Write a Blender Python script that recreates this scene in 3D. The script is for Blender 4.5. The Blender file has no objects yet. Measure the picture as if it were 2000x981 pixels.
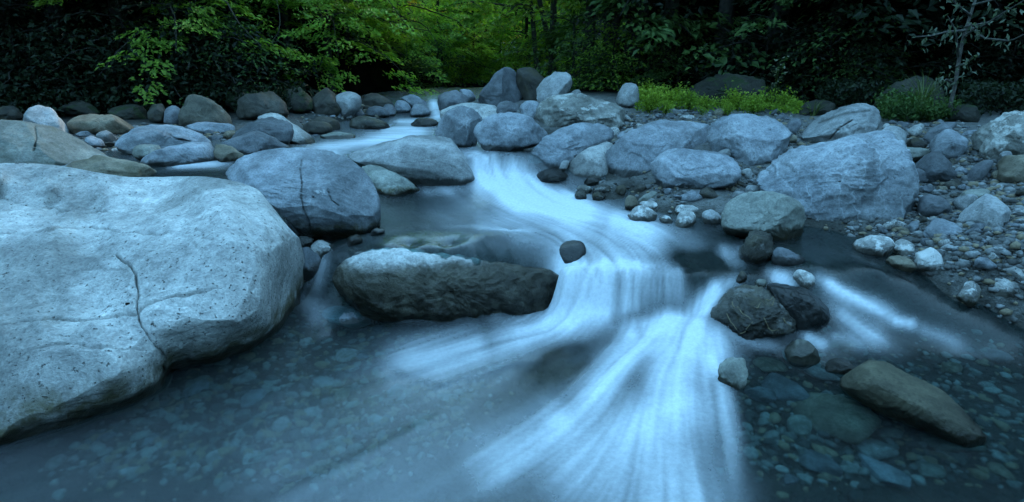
import bpy, math, random
import numpy as np

# ------------------------------------------------------------------ scene, camera, light
scene = bpy.context.scene
COL = scene.collection
CAM = np.array([0.0, 0.0, 1.6])
PITCH = math.radians(17.5)
FPX = 2000 * 20.0 / 36.0

cam_data = bpy.data.cameras.new('camera')
cam_data.lens = 20.0
cam_data.sensor_width = 36.0
cam_data.clip_start = 0.05
cam_data.clip_end = 500.0
cam = bpy.data.objects.new('camera', cam_data)
COL.objects.link(cam)
cam.location = CAM
cam.rotation_euler = (math.radians(90) - PITCH, 0, 0)
scene.camera = cam

SUN_ELEV, SUN_AZ = math.radians(30), math.radians(34)      # azimuth measured from +Y towards +X
world = bpy.data.worlds.new('World')
scene.world = world
world.use_nodes = True
wn = world.node_tree.nodes
wn.clear()
w_out = wn.new('ShaderNodeOutputWorld')
w_bg = wn.new('ShaderNodeBackground')
w_sky = wn.new('ShaderNodeTexSky')
w_sky.sky_type = 'NISHITA'
w_sky.sun_disc = False
w_sky.sun_elevation = SUN_ELEV
w_sky.sun_rotation = SUN_AZ
w_sky.air_density = 1.0
w_sky.dust_density = 0.3
w_sky.ozone_density = 2.0
w_bg.inputs['Strength'].default_value = 0.15
w_tint = wn.new('ShaderNodeMix')                            # cool tint over the whole sky, standing in for white balance
w_tint.data_type = 'RGBA'
w_tint.blend_type = 'MULTIPLY'
w_tint.inputs[0].default_value = 1.0
w_tint.inputs[7].default_value = (0.71, 1.0, 0.87, 1)
world.node_tree.links.new(w_sky.outputs[0], w_tint.inputs[6])
world.node_tree.links.new(w_tint.outputs[2], w_bg.inputs[0])
world.node_tree.links.new(w_bg.outputs[0], w_out.inputs[0])

sun_data = bpy.data.lights.new('sun', 'SUN')
sun_data.energy = 2.6
sun_data.angle = math.radians(16)
sun_data.color = (1.0, 0.97, 0.92)
sun = bpy.data.objects.new('sun', sun_data)
COL.objects.link(sun)
sun.rotation_euler = (math.radians(90) - SUN_ELEV, 0, math.pi - SUN_AZ)
sun.location = (0, 0, 30)

scene.view_settings.view_transform = 'Standard'
scene.view_settings.look = 'None'
scene.view_settings.exposure = 3.15
scene.view_settings.gamma = 1.0
scene.render.engine = 'CYCLES'
scene.cycles.max_bounces = 8
scene.cycles.diffuse_bounces = 3
scene.cycles.glossy_bounces = 3
scene.cycles.transmission_bounces = 4
scene.cycles.transparent_max_bounces = 8
scene.cycles.use_denoising = True

# ------------------------------------------------------------------ numeric helpers
CP, SP = math.cos(PITCH), math.sin(PITCH)


def ray(u, v):
    """World direction through a point of the photograph (2000 x 981 pixels), per metre of depth."""
    u = np.asarray(u, float)
    v = np.asarray(v, float)
    a = (u - 1000.0) / FPX
    b = -(v - 490.5) / FPX
    return np.stack([a, CP + b * SP, -SP + b * CP], -1)


def at_z(u, v, z):
    d = ray(u, v)
    t = (np.asarray(z, float) - CAM[2]) / d[..., 2]
    return CAM + d * t[..., None]


def at_y(u, v, y):
    d = ray(u, v)
    return CAM + d * (np.asarray(y, float) / d[..., 1])[..., None]


def to_px(p):
    q = p - CAM
    depth = q[..., 1] * CP - q[..., 2] * SP
    up = q[..., 1] * SP + q[..., 2] * CP
    depth = np.maximum(depth, 1e-3)
    return 1000 + FPX * q[..., 0] / depth, 490.5 - FPX * up / depth


_perm = np.random.default_rng(7).permutation(256)
_perm = np.concatenate([_perm, _perm, _perm])
_grad = np.random.default_rng(8).normal(size=(256, 3))
_grad /= np.linalg.norm(_grad, axis=1)[:, None]


def perlin(p):
    p = np.asarray(p, float)
    i = np.floor(p).astype(int)
    f = p - i
    i &= 255
    w = f * f * f * (f * (f * 6 - 15) + 10)
    out = 0
    for dx in (0, 1):
        for dy in (0, 1):
            for dz in (0, 1):
                h = _perm[_perm[_perm[i[:, 0] + dx] + i[:, 1] + dy] + i[:, 2] + dz]
                g = _grad[h]
                d = g[:, 0] * (f[:, 0] - dx) + g[:, 1] * (f[:, 1] - dy) + g[:, 2] * (f[:, 2] - dz)
                out = out + d * (w[:, 0] if dx else 1 - w[:, 0]) * (w[:, 1] if dy else 1 - w[:, 1]) * (w[:, 2] if dz else 1 - w[:, 2])
    return out


def fbm(p, octaves=4, gain=0.5, ridged=False):
    s, a, tot = 0, 1.0, 0
    p = np.asarray(p, float)
    for k in range(octaves):
        n = perlin(p * 2.0 ** k + 17.3 * k)
        if ridged:
            n = 0.5 - np.abs(n) * 2
        s = s + a * n
        tot += a
        a *= gain
    return s / tot


def smooth(x, a, b):
    t = np.clip((x - a) / (b - a), 0, 1)
    return t * t * (3 - 2 * t)


def terrace(t, k):
    """A smooth field broken into ledges."""
    q = t * k
    f = np.floor(q)
    return (f + smooth(q - f, 0.36, 0.64)) / k


class RBF:
    def __init__(self, pts, vals, ridge=0.0):
        self.p = np.asarray(pts, float)
        n = len(self.p)
        d = np.linalg.norm(self.p[:, None] - self.p[None], axis=2)
        A = np.zeros((n + 1, n + 1))
        A[:n, :n] = d - ridge * np.eye(n)
        A[:n, n] = 1
        A[n, :n] = 1
        self.w = np.linalg.solve(A, np.concatenate([np.asarray(vals, float), [0]]))

    def __call__(self, q):
        q = np.asarray(q, float)
        sh = q.shape[:-1]
        q = q.reshape(-1, q.shape[-1])
        out = np.full(len(q), self.w[-1])
        for k in range(len(self.p)):
            out += self.w[k] * np.sqrt(((q - self.p[k]) ** 2).sum(1))
        return out.reshape(sh)


def seg_dist(x, y, poly, closed=False, along=False):
    """Distance from points to a polyline, and where along it (0..1)."""
    poly = np.asarray(poly, float)
    n = len(poly)
    best = np.full(np.shape(x), 1e9)
    where = np.zeros(np.shape(x))
    seg = np.linalg.norm(np.diff(poly, axis=0), axis=1)
    cum = np.concatenate([[0], np.cumsum(seg)])
    for k in range(n if closed else n - 1):
        a, b = poly[k], poly[(k + 1) % n]
        d = b - a
        t = np.clip(((x - a[0]) * d[0] + (y - a[1]) * d[1]) / max(d @ d, 1e-12), 0, 1)
        e = np.hypot(x - a[0] - t * d[0], y - a[1] - t * d[1])
        if along:
            where = np.where(e < best, (cum[k] + t * seg[k]) / cum[-1], where)
        best = np.minimum(best, e)
    return (best, where) if along else best


def inside(x, y, poly):
    poly = np.asarray(poly, float)
    c = np.zeros(np.shape(x), bool)
    n = len(poly)
    for k in range(n):
        x1, y1 = poly[k]
        x2, y2 = poly[(k + 1) % n]
        if y1 == y2:
            continue
        c ^= ((y1 > y) != (y2 > y)) & (x < (x2 - x1) * (y - y1) / (y2 - y1) + x1)
    return c


# ------------------------------------------------------------------ object helpers
def mesh_from(name, verts, faces, mats=(), attrs=None, shade=True):
    verts = np.asarray(verts, np.float32)
    faces = np.asarray(faces, np.int32)
    me = bpy.data.meshes.new(name)
    k = faces.shape[1]
    me.vertices.add(len(verts))
    me.vertices.foreach_set('co', verts.ravel())
    me.loops.add(faces.size)
    me.loops.foreach_set('vertex_index', faces.ravel())
    me.polygons.add(len(faces))
    me.polygons.foreach_set('loop_start', np.arange(0, faces.size, k, dtype=np.int32))
    me.polygons.foreach_set('loop_total', np.full(len(faces), k, np.int32))
    me.polygons.foreach_set('use_smooth', np.full(len(faces), shade, bool))
    for m in mats:
        me.materials.append(m)
    for an, av in (attrs or {}).items():
        at = me.attributes.new(an, 'FLOAT', 'POINT')
        at.data.foreach_set('value', np.asarray(av, np.float32))
    me.update(calc_edges=True)
    return me


def tag(o, label=None, cat=None, group=None, kind=None):
    if label:
        o['label'] = label
    if cat:
        o['category'] = cat
    if group:
        o['group'] = group
    if kind:
        o['kind'] = kind
    return o


def link(name, data, parent=None, loc=None):
    o = bpy.data.objects.new(name, data)
    COL.objects.link(o)
    if parent is not None:
        o.parent = parent
    if loc is not None:
        o.location = loc
    return o


def grid_faces(nr, nc, wrap=False):
    r = np.arange(nr - 1)[:, None]
    c = np.arange(nc if wrap else nc - 1)[None]
    c2 = (c + 1) % nc
    return np.stack([r * nc + c, r * nc + c2, (r + 1) * nc + c2, (r + 1) * nc + c], -1).reshape(-1, 4)


def tube(path, radii, n=7):
    """Vertices and quads of a tapered tube along a path."""
    path = np.asarray(path, float)
    radii = np.asarray(radii, float)
    tan = np.gradient(path, axis=0)
    tan /= np.linalg.norm(tan, axis=1)[:, None] + 1e-9
    ref = np.array([0.31, 0.95, 0.05]) if abs(tan[0, 2]) > 0.7 else np.array([0, 0, 1.0])
    s = np.cross(tan, ref)
    s /= np.linalg.norm(s, axis=1)[:, None] + 1e-9
    t = np.cross(s, tan)
    a = np.linspace(0, 2 * math.pi, n, endpoint=False)
    v = path[:, None] + radii[:, None, None] * (np.cos(a)[None, :, None] * s[:, None] + np.sin(a)[None, :, None] * t[:, None])
    return v.reshape(-1, 3), grid_faces(len(path), n, True)


class Bag:
    def __init__(self):
        self.v, self.f, self.n = [], [], 0

    def add(self, v, f):
        self.v.append(v)
        self.f.append(f + self.n)
        self.n += len(v)

    def get(self):
        return np.concatenate(self.v), np.concatenate(self.f)


# ------------------------------------------------------------------ materials
class NT:
    def __init__(self, name):
        self.m = bpy.data.materials.new(name)
        self.m.use_nodes = True
        self.t = self.m.node_tree
        self.t.nodes.clear()
        self.out = self.t.nodes.new('ShaderNodeOutputMaterial')

    def n(self, kind, **kw):
        x = self.t.nodes.new(kind)
        for k, v in kw.items():
            if k in x.inputs:
                self.put(x.inputs[k], v)
            else:
                setattr(x, k, v)
        return x

    def put(self, sock, v):
        if isinstance(v, bpy.types.NodeSocket):
            self.t.links.new(v, sock)
        elif isinstance(v, bpy.types.Node):
            self.t.links.new(v.outputs[0], sock)
        elif isinstance(v, tuple) and len(v) == 3 and sock.type == 'RGBA':
            sock.default_value = (*v, 1)
        else:
            sock.default_value = v

    def mix(self, fac, a, b, mode='MIX'):
        x = self.t.nodes.new('ShaderNodeMix')
        x.data_type = 'RGBA'
        x.blend_type = mode
        self.put(x.inputs[0], fac)
        self.put(x.inputs[6], a)
        self.put(x.inputs[7], b)
        return x.outputs[2]

    def math(self, op, a, b=0.0, c=None, clamp=False):
        x = self.t.nodes.new('ShaderNodeMath')
        x.operation = op
        x.use_clamp = clamp
        self.put(x.inputs[0], a)
        self.put(x.inputs[1], b)
        if c is not None:
            self.put(x.inputs[2], c)
        return x.outputs[0]

    def ramp(self, fac, lo, hi, o0=0.0, o1=1.0):
        x = self.t.nodes.new('ShaderNodeMapRange')
        x.clamp = True
        x.interpolation_type = 'SMOOTHSTEP'
        self.put(x.inputs[0], fac)
        for k, v in ((1, lo), (2, hi), (3, o0), (4, o1)):
            self.put(x.inputs[k], v)
        return x.outputs[0]

    def noise(self, vec, scale, detail=4.0, rough=0.5, dist=0.0):
        x = self.t.nodes.new('ShaderNodeTexNoise')
        self.put(x.inputs['Vector'], vec)
        x.inputs['Scale'].default_value = scale
        x.inputs['Detail'].default_value = detail
        x.inputs['Roughness'].default_value = rough
        x.inputs['Distortion'].default_value = dist
        return x.outputs[0]

    def attr(self, name):
        x = self.t.nodes.new('ShaderNodeAttribute')
        x.attribute_name = name
        return x.outputs['Fac']

    def end(self, shader):
        self.t.links.new(shader, self.out.inputs[0])
        return self.m


def rock_material(name, c1, c2, pits=0.5, rough=0.75, bump=0.5, tint=None, tint_amt=0.0, vein=0.0, patch=None, patch_lo=0.55, grain=1.0, wetness=1.0, wet_tint=(0.2, 0.19, 0.17)):
    b = NT(name)
    tc = b.n('ShaderNodeTexCoord').outputs['Object']
    rnd = b.n('ShaderNodeObjectInfo').outputs['Random']
    off = b.n('ShaderNodeVectorMath', operation='ADD')
    b.put(off.inputs[0], tc)
    comb = b.n('ShaderNodeCombineXYZ')
    for k, s in enumerate((37.0, 61.0, 23.0)):
        b.put(comb.inputs[k], b.math('MULTIPLY', rnd, s))
    b.put(off.inputs[1], comb.outputs[0])
    p = off.outputs[0]
    big = b.noise(p, 2.2 * grain, 6, 0.6, 0.4)
    mid = b.noise(p, 14 * grain, 5, 0.65)
    fine = b.noise(p, 70 * grain, 4, 0.7)
    spk = b.noise(p, 48 * grain, 2, 0.5)
    col = b.mix(b.ramp(big, 0.33, 0.68), c1, c2)
    col = b.mix(1.0, col, b.mix(b.ramp(mid, 0.25, 0.75), (0.72, 0.72, 0.73), (1.25, 1.25, 1.24)), 'MULTIPLY')
    col = b.mix(1.0, col, b.mix(b.ramp(fine, 0.3, 0.7), (0.78, 0.78, 0.78), (1.2, 1.2, 1.2)), 'MULTIPLY')
    stain = b.noise(p, 0.9 * grain, 5, 0.6, 0.6)
    col = b.mix(1.0, col, b.mix(b.ramp(stain, 0.36, 0.62), (0.58, 0.58, 0.57), (1.12, 1.12, 1.12)), 'MULTIPLY')
    if tint:
        col = b.mix(b.math('MULTIPLY', b.ramp(b.noise(p, 3.1 * grain, 5, 0.65), 0.5, 0.68), tint_amt), col, tint)
    if patch:
        pn = b.ramp(b.noise(p, 4.5 * grain, 6, 0.7), patch_lo, patch_lo + 0.07)
        col = b.mix(pn, col, patch)
    # shallow pits and dark mineral specks
    pit = b.ramp(spk, 0.27, 0.37, 1.0, 0.0)
    col = b.mix(b.math('MULTIPLY', pit, pits), col, tuple(x * 0.25 for x in c1))
    bh = b.math('ADD', b.math('MULTIPLY', mid, 0.5), b.math('MULTIPLY', fine, 0.28))
    bh = b.math('SUBTRACT', bh, b.math('MULTIPLY', pit, 0.35 * pits))
    if vein:
        wv = b.n('ShaderNodeTexWave', wave_type='BANDS')
        b.put(wv.inputs['Vector'], p)
        wv.inputs['Scale'].default_value = 2.6 * grain
        wv.inputs['Distortion'].default_value = 9
        wv.inputs['Detail'].default_value = 4
        wv.inputs['Detail Scale'].default_value = 1.6
        vm = b.math('MULTIPLY', b.ramp(wv.outputs['Fac'], 0.955, 1.0), b.ramp(b.noise(p, 1.7 * grain, 3), 0.45, 0.6))
        col = b.mix(b.math('MULTIPLY', vm, vein), col, tuple(min(1, x * 2.0) for x in c2))
        bh = b.math('ADD', bh, b.math('MULTIPLY', wv.outputs['Fac'], 0.12))
    alg = b.math('MULTIPLY', b.attr('algae'), b.ramp(b.noise(p, 9 * grain, 5, 0.7), 0.3, 0.6), clamp=True)
    col = b.mix(alg, col, (0.085, 0.075, 0.035))
    wet = b.math('MULTIPLY', b.attr('wet'), wetness)
    col = b.mix(wet, col, b.mix(1.0, col, wet_tint, 'MULTIPLY'))
    crk = b.attr('crack')
    col = b.mix(b.math('MULTIPLY', crk, 0.75), col, (0.015, 0.018, 0.012))
    bn = b.n('ShaderNodeBump', Strength=bump, Distance=0.03)
    b.put(bn.inputs['Height'], bh)
    pr = b.n('ShaderNodeBsdfPrincipled')
    b.put(pr.inputs['Base Color'], col)
    b.put(pr.inputs['Roughness'], b.math('MULTIPLY_ADD', wet, -0.45, rough))
    pr.inputs['Specular IOR Level'].default_value = 0.35
    b.put(pr.inputs['Normal'], bn.outputs[0])
    return b.end(pr.outputs[0])


M = {}
M['pale'] = rock_material('pale_granite', (0.35, 0.355, 0.345), (0.52, 0.52, 0.50), pits=0.9, bump=0.85)
M['grey'] = rock_material('grey_stone', (0.24, 0.25, 0.25), (0.36, 0.37, 0.37), pits=0.5)
M['blue'] = rock_material('blue_grey_stone', (0.22, 0.245, 0.27), (0.33, 0.355, 0.385), pits=0.45, vein=0.0, bump=0.75, patch=(0.42, 0.44, 0.45), patch_lo=0.655)
M['veined'] = rock_material('veined_blue_stone', (0.20, 0.225, 0.25), (0.34, 0.365, 0.39), pits=0.5, vein=0.22, bump=0.8)
M['shade'] = rock_material('lichened_shade_stone', (0.07, 0.062, 0.045), (0.15, 0.14, 0.11), pits=0.4, bump=1.0, patch=(0.24, 0.25, 0.22), patch_lo=0.6)  # lichened brown stone, its colour darkened for the forest shade
M['umber'] = rock_material('umber_slab', (0.045, 0.042, 0.028), (0.095, 0.088, 0.058), pits=0.4)
M['cap'] = rock_material('dry_white_stone', (0.50, 0.51, 0.50), (0.68, 0.68, 0.66), pits=0.5, bump=0.9, wet_tint=(0.11, 0.10, 0.075))
M['slate'] = rock_material('dark_slate', (0.10, 0.11, 0.12), (0.17, 0.18, 0.195), pits=0.4)
M['olive'] = rock_material('olive_stone', (0.18, 0.19, 0.165), (0.28, 0.295, 0.265), pits=0.4, tint=(0.11, 0.11, 0.07), tint_amt=0.5)
M['brown'] = rock_material('brown_stone', (0.15, 0.13, 0.095), (0.25, 0.225, 0.17), pits=0.5, tint=(0.07, 0.06, 0.03), tint_amt=0.6)
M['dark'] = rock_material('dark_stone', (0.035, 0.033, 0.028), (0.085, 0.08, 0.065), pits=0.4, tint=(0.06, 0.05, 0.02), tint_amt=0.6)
M['wet'] = rock_material('wet_stone', (0.028, 0.027, 0.022), (0.10, 0.096, 0.08), pits=0.5, rough=0.3, bump=1.0, patch=(0.15, 0.15, 0.14), patch_lo=0.57, tint=(0.09, 0.075, 0.03), tint_amt=0.5)
M['white'] = rock_material('white_mottled_stone', (0.22, 0.22, 0.21), (0.55, 0.55, 0.53), pits=0.6, bump=0.7, patch=(0.62, 0.62, 0.60), patch_lo=0.5, grain=1.6)
M['craggy'] = rock_material('craggy_stone', (0.16, 0.16, 0.14), (0.40, 0.40, 0.37), pits=0.5, bump=1.0, patch=(0.46, 0.46, 0.43), patch_lo=0.53, vein=0.2)
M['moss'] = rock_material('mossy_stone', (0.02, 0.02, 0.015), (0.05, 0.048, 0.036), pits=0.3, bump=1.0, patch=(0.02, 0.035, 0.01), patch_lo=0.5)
# ------------------------------------------------------------------ heights of water and ground
WATER_PTS = [  # photo u, v, height: lower pool, middle pool, upper pool and the falls between them
    *[(u, v, 0.0) for u, v in ((-500, 1150), (300, 1150), (1000, 1200), (1700, 1150), (2500, 1150), (-300, 950), (200, 950), (600, 950), (1000, 960), (1400, 960),
      (1800, 960), (2200, 960), (400, 830), (800, 830), (1150, 830), (1500, 840), (1800, 840), (2150, 860), (520, 720), (750, 720), (1000, 720), (1250, 720),
      (1450, 740), (650, 640), (680, 617), (800, 627), (940, 622), (1060, 612), (600, 592), (1100, 645), (1200, 650), (1300, 645), (560, 650), (1900, 750), (1700, 760))],
    (1350, 642, .02), (1400, 655, .03), (1500, 685, .03), (1590, 665, .1), (1640, 640, .15), (1700, 685, .05), (1800, 660, .09), (1900, 695, .03), (2050, 700, .04),
    (1385, 545, .27), (1440, 540, .30), (1480, 535, .32), (1530, 530, .34), (1085, 592, .0), (1000, 618, .0), (1072, 600, .0), (1040, 605, .0), (1088, 612, .0),
    (700, 490, .4), (660, 500, .38), (800, 482, .41), (880, 482, .41), (950, 490, .40), 
    (690, 501, .395), (750, 499, .4), (810, 498, .405), (870, 501, .40), (930, 507, .385), (985, 492, .375), (1035, 490, .36), (1075, 491, .352), (690, 610, .02), (750, 612, .02), (810, 613, .02), (870, 612, .02), (930, 610, .02), (985, 590, .03), (1035, 588, .03), (1072, 588, .03),
    (630, 500, .36), (618, 540, .18),
    *[(u, v, 0.4) for u, v in ((700, 460), (780, 440), (900, 440), (1000, 450), (770, 395), (880, 390), (1200, 430),
      (1320, 450), (1150, 400), (1250, 400), (690, 430), (1560, 500), (1640, 490), (1600, 520))],
    (1120, 470, .37), (1250, 480, .36), (1380, 490, .345), (1450, 500, .355), (940, 385, .42), (1000, 382, .43), (1060, 385, .42), (1100, 370, .43), (830, 378, .42), (980, 368, .47), (1010, 366, .47),
    (1600, 545, .34), (1650, 580, .26), (1720, 622, .15), (1720, 530, .38), (1790, 560, .3), (1860, 610, .19), (1950, 640, .13), (2060, 640, .13),
    
    *[(u, v, 0.75) for u, v in ((340, 332), (450, 322), (560, 312), (650, 300), (750, 290), (850, 300), (900, 297), (620, 282), (760, 275), (860, 272), (1000, 295), (250, 335), (0, 335), (1300, 300), (1800, 300))],
    (700, 262, .765), (860, 258, .77), (770, 252, .79), (850, 251, .795), (790, 246, .82), (840, 245, .825), (780, 239, .845), (850, 238, .845),
    (840, 226, .905), (855, 222, .92), (850, 210, 1.03), (860, 205, 1.06), (800, 230, .885), (880, 200, 1.09), (840, 195, 1.13),
]
for _row in ([(u, 305, .74) for u in range(918, 1046, 9)], [(u, 316, .69) for u in range(925, 1046, 12)], [(u, 333, .60) for u in range(935, 1046, 12)], [(u, 350, .53) for u in range(940, 1046, 12)],
             [(u, 364, .475) for u in range(945, 1046, 15)], [(u, 522, .31 - (u - 1095) * 1e-4) for u in range(1095, 1346, 22)], [(u, 545, .255) for u in range(1100, 1346, 22)],
             [(u, 575, .165) for u in range(1100, 1346, 22)], [(u, 612, .05) for u in range(1100, 1346, 22)]):
    WATER_PTS += _row
_wp = np.array(WATER_PTS)
WATER = RBF(at_z(_wp[:, 0], _wp[:, 1], _wp[:, 2])[:, :2], _wp[:, 2])

GROUND_PTS = [
    *[(u, v, -0.3) for u, v in ((-500, 1200), (300, 1150), (1000, 1250), (1700, 1150), (200, 960), (600, 960), (1000, 960), (1350, 960), (800, 810), (1100, 760), (450, 850))],
    (1800, 1000, -.28), (2500, 1100, -.2), (1600, 850, -.2), (1850, 850, -.2), (2100, 850, -.15), (1500, 760, -.14), (1700, 700, -.12), (1950, 760, -.15), (2100, 720, -.05),
    (650, 700, -.17), (700, 650, -.13), (620, 620, -.12), (850, 660, -.2), (1000, 680, -.25), (1200, 690, -.2), (520, 760, -.22), (560, 640, -.12),
    (300, 600, 0.0), (100, 600, .0), (100, 450, .3), (300, 450, .25), (480, 480, .1), (560, 520, .0), (400, 760, -.2), (-300, 500, .4), (-400, 900, -.2),
    (750, 420, .25), (900, 420, .2), (1100, 430, .15), (1250, 470, .2), (1400, 480, .27), (690, 460, .3), (640, 480, .33), (1000, 480, .25), (800, 480, .3),
    (1150, 530, .15), (1250, 535, .14), (1330, 540, .13), (1200, 600, -.1), (1300, 600, -.1), (1430, 560, .16), (1500, 560, .2), (1500, 640, -.02), (1380, 620, -.05),
    (1600, 500, .31), (1700, 530, .27), (1650, 600, .12), (1780, 590, .16), (1900, 650, .03), (1560, 475, .36),
    (1700, 468, .42), (1800, 505, .41), (1880, 545, .36), (1950, 590, .24), (2050, 600, .26), (1800, 450, .52), (1900, 500, .48), (2000, 480, .56), (2200, 500, .6), (1850, 400, .62), (1980, 400, .7),
    (1300, 405, .46), (1230, 395, .41), (1380, 425, .44), (1200, 420, .33), (1300, 440, .34), (1420, 455, .36), (1400, 400, .55), (1500, 355, .66), (1420, 365, .6), (1300, 370, .56), (1180, 350, .58), (1120, 365, .42), (1060, 360, .46), (1230, 375, .46),
    (1150, 375, .39), (1250, 300, .78), (1100, 300, .75), (1050, 320, .62), (1300, 240, .95), (1200, 250, .9), (1500, 230, 1.0), (1450, 215, 1.05), (1300, 215, 1.05), (1700, 300, .88), (1900, 330, .84), (1950, 260, 1.05), (1800, 240, 1.05), (2100, 300, 1.0),
    (1700, 215, 1.1), (1600, 330, .8), (1400, 300, .85), (960, 240, .85), (1080, 230, 1.0), (980, 290, .66), (940, 335, .48), (1000, 335, .48), (890, 350, .5),
    (60, 330, .72), (160, 310, .78), (230, 300, .8), (290, 275, .86), (450, 262, .88), (420, 250, .9), (360, 262, .88), (560, 255, .84), (620, 262, .79), (620, 240, .87), (200, 262, .93), (120, 262, .95), (0, 260, .95),
    (-200, 300, .9), (280, 322, .68), (350, 333, .6), (500, 315, .6), (700, 285, .62), (850, 275, .64),  (600, 350, .5), (420, 370, .6), (800, 330, .6), (760, 375, .42),
    (690, 252, .785), (740, 251, .775), (680, 245, .81), (750, 235, .85), (770, 225, .89), (720, 210, 1.04), (640, 220, 1.0), (560, 225, 1.0), (450, 232, .96), (350, 242, .94), (870, 195, 1.12), (820, 195, 1.13), (930, 195, 1.16),
    (1000, 200, 1.2), (1100, 200, 1.2),
]
_gp = np.array(GROUND_PTS)
_GW = np.array([(-2.9, 7.0, .62), (-2.3, 7.5, .6), (-1.7, 8.2, .6), (-1.2, 7.2, .6), (-2.1, 8.6, .69), (-1.5, 8.8, .67), (-1.3, 9.2, .7), (-1.75, 9.3, .74), (-1.35, 9.9, .76), (-1.45, 10.4, .82), (-1.4, 11.0, .92), (-1.0, 8.0, .64), (-0.7, 6.8, .62)])
_GRBF = RBF(np.concatenate([at_z(_gp[:, 0], _gp[:, 1], _gp[:, 2])[:, :2], _GW[:, :2]]), np.concatenate([_gp[:, 2], _GW[:, 2]]))

VALLEY = np.array([(-30, 1), (-12, 7.5), (-9, 8.4), (-6, 9.3), (-4.4, 10.4), (-3.0, 12.6), (-2.2, 15), (-1.8, 19), (-0.6, 24), (1.4, 24), (1.7, 18), (2.0, 14.8), (4.3, 11.0), (6.4, 9.9), (8.6, 8.7), (10.5, 5),
                   (10, -8), (0, -14), (-12, -10), (-18, -4)], float)  # unseen slopes behind the camera close the valley, added to cut side light


def valley_out(x, y):
    d = seg_dist(x, y, VALLEY, closed=True)
    return np.where(inside(x, y, VALLEY), -d, d)


def ground_z(x, y, detail=True):
    x = np.asarray(x, float)
    y = np.asarray(y, float)
    z = np.clip(_GRBF(np.stack([x, y], -1)), -0.4, 1.5)
    d = valley_out(x, y)
    dd = np.maximum(d, 0)
    hill = 15.0 * (1 - np.exp(-dd / 9.0)) + 0.35 * dd  # slopes raised steeply to shut out low skylight
    z = z + hill * (1 - 0.7 * smooth(y, 12, 19) * (1 - smooth(np.abs(x), 7, 16)))
    if detail:
        p = np.stack([x.ravel(), y.ravel(), np.zeros(x.size)], -1)
        z = z + (fbm(p * 2.3, 4) * (0.05 + 0.35 * smooth(d, 0, 4).ravel())).reshape(x.shape)
        z = z + (fbm(p * 0.35 + 5, 3) * 2.2 * smooth(d, 0.5, 7).ravel()).reshape(x.shape)
    return z


def water_z(x, y):
    return np.clip(WATER(np.stack([np.asarray(x, float), np.asarray(y, float)], -1)), -0.02, 1.3)


def hit(u, v):
    """Where the sight line through a photo point meets the ground or the water."""
    d = ray(u, v)
    t = np.geomspace(0.9, 70, 900)
    p = CAM + d[None] * t[:, None]
    h = np.maximum(ground_z(p[:, 0], p[:, 1], False), water_z(p[:, 0], p[:, 1]))
    k = np.argmax(p[:, 2] < h)
    if k == 0:
        k = len(t) - 1
    a = (p[k - 1, 2] - h[k - 1]) / max((p[k - 1, 2] - h[k - 1]) + (h[k] - p[k, 2]), 1e-9)
    return p[k - 1] + (p[k] - p[k - 1]) * a


# ------------------------------------------------------------------ ground sheet
def build_ground():
    xs = np.concatenate([-np.geomspace(60, 8.2, 50), np.linspace(-8, 8, 300), np.geomspace(8.2, 60, 50)])
    ys = np.concatenate([np.linspace(-50, 0.4, 45), np.geomspace(0.6, 14, 300), np.geomspace(14.3, 90, 70)])
    X, Y = np.meshgrid(xs, ys)
    Z = ground_z(X, Y)
    v = np.stack([X, Y, Z], -1).reshape(-1, 3)
    d = valley_out(X, Y).ravel()
    w = smooth(water_z(X, Y).ravel() + 0.05 - Z.ravel(), -0.03, 0.03) * (d < 0.5)
    b = NT('riverbed_and_forest_soil')
    p = b.n('ShaderNodeTexCoord').outputs['Object']
    vor = b.n('ShaderNodeTexVoronoi', Scale=26.0)
    b.put(vor.inputs['Vector'], p)
    peb = b.mix(b.ramp(b.noise(p, 9, 4), 0.3, 0.7), (0.08, 0.08, 0.07), (0.17, 0.175, 0.165))
    peb = b.mix(b.math('MULTIPLY', vor.outputs['Color'], 0.55), peb, (0.24, 0.25, 0.25))
    peb = b.mix(b.ramp(b.noise(p, 120, 3), 0.3, 0.7), b.mix(1.0, peb, (0.6, 0.6, 0.6), 'MULTIPLY'), peb)
    soil = b.mix(b.ramp(b.noise(p, 3, 6, 0.65), 0.35, 0.65), (0.002, 0.002, 0.0015), (0.006, 0.0055, 0.004))  # near-black: the forest shade is put into the soil colour
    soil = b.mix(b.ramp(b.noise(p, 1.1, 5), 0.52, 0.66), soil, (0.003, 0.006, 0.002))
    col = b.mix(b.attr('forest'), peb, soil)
    col = b.mix(b.attr('wet'), col, b.mix(1.0, col, (0.30, 0.295, 0.26), 'MULTIPLY'))
    bn = b.n('ShaderNodeBump', Strength=0.8, Distance=0.03)
    b.put(bn.inputs['Height'], b.math('ADD', b.math('MULTIPLY', vor.outputs['Distance'], -0.8), b.noise(p, 60, 5)))
    pr = b.n('ShaderNodeBsdfPrincipled', Roughness=0.85)
    b.put(pr.inputs['Base Color'], col)
    b.put(pr.inputs['Specular IOR Level'], b.math('MULTIPLY_ADD', b.attr('forest'), -0.38, 0.4))
    b.put(pr.inputs['Normal'], bn.outputs[0])
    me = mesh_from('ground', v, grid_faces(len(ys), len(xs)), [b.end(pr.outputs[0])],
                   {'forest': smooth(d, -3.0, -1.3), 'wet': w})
    tag(link('ground', me), 'pebbly riverbed and gravel bars rising into dark forest slopes', kind='structure')


build_ground()

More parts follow.
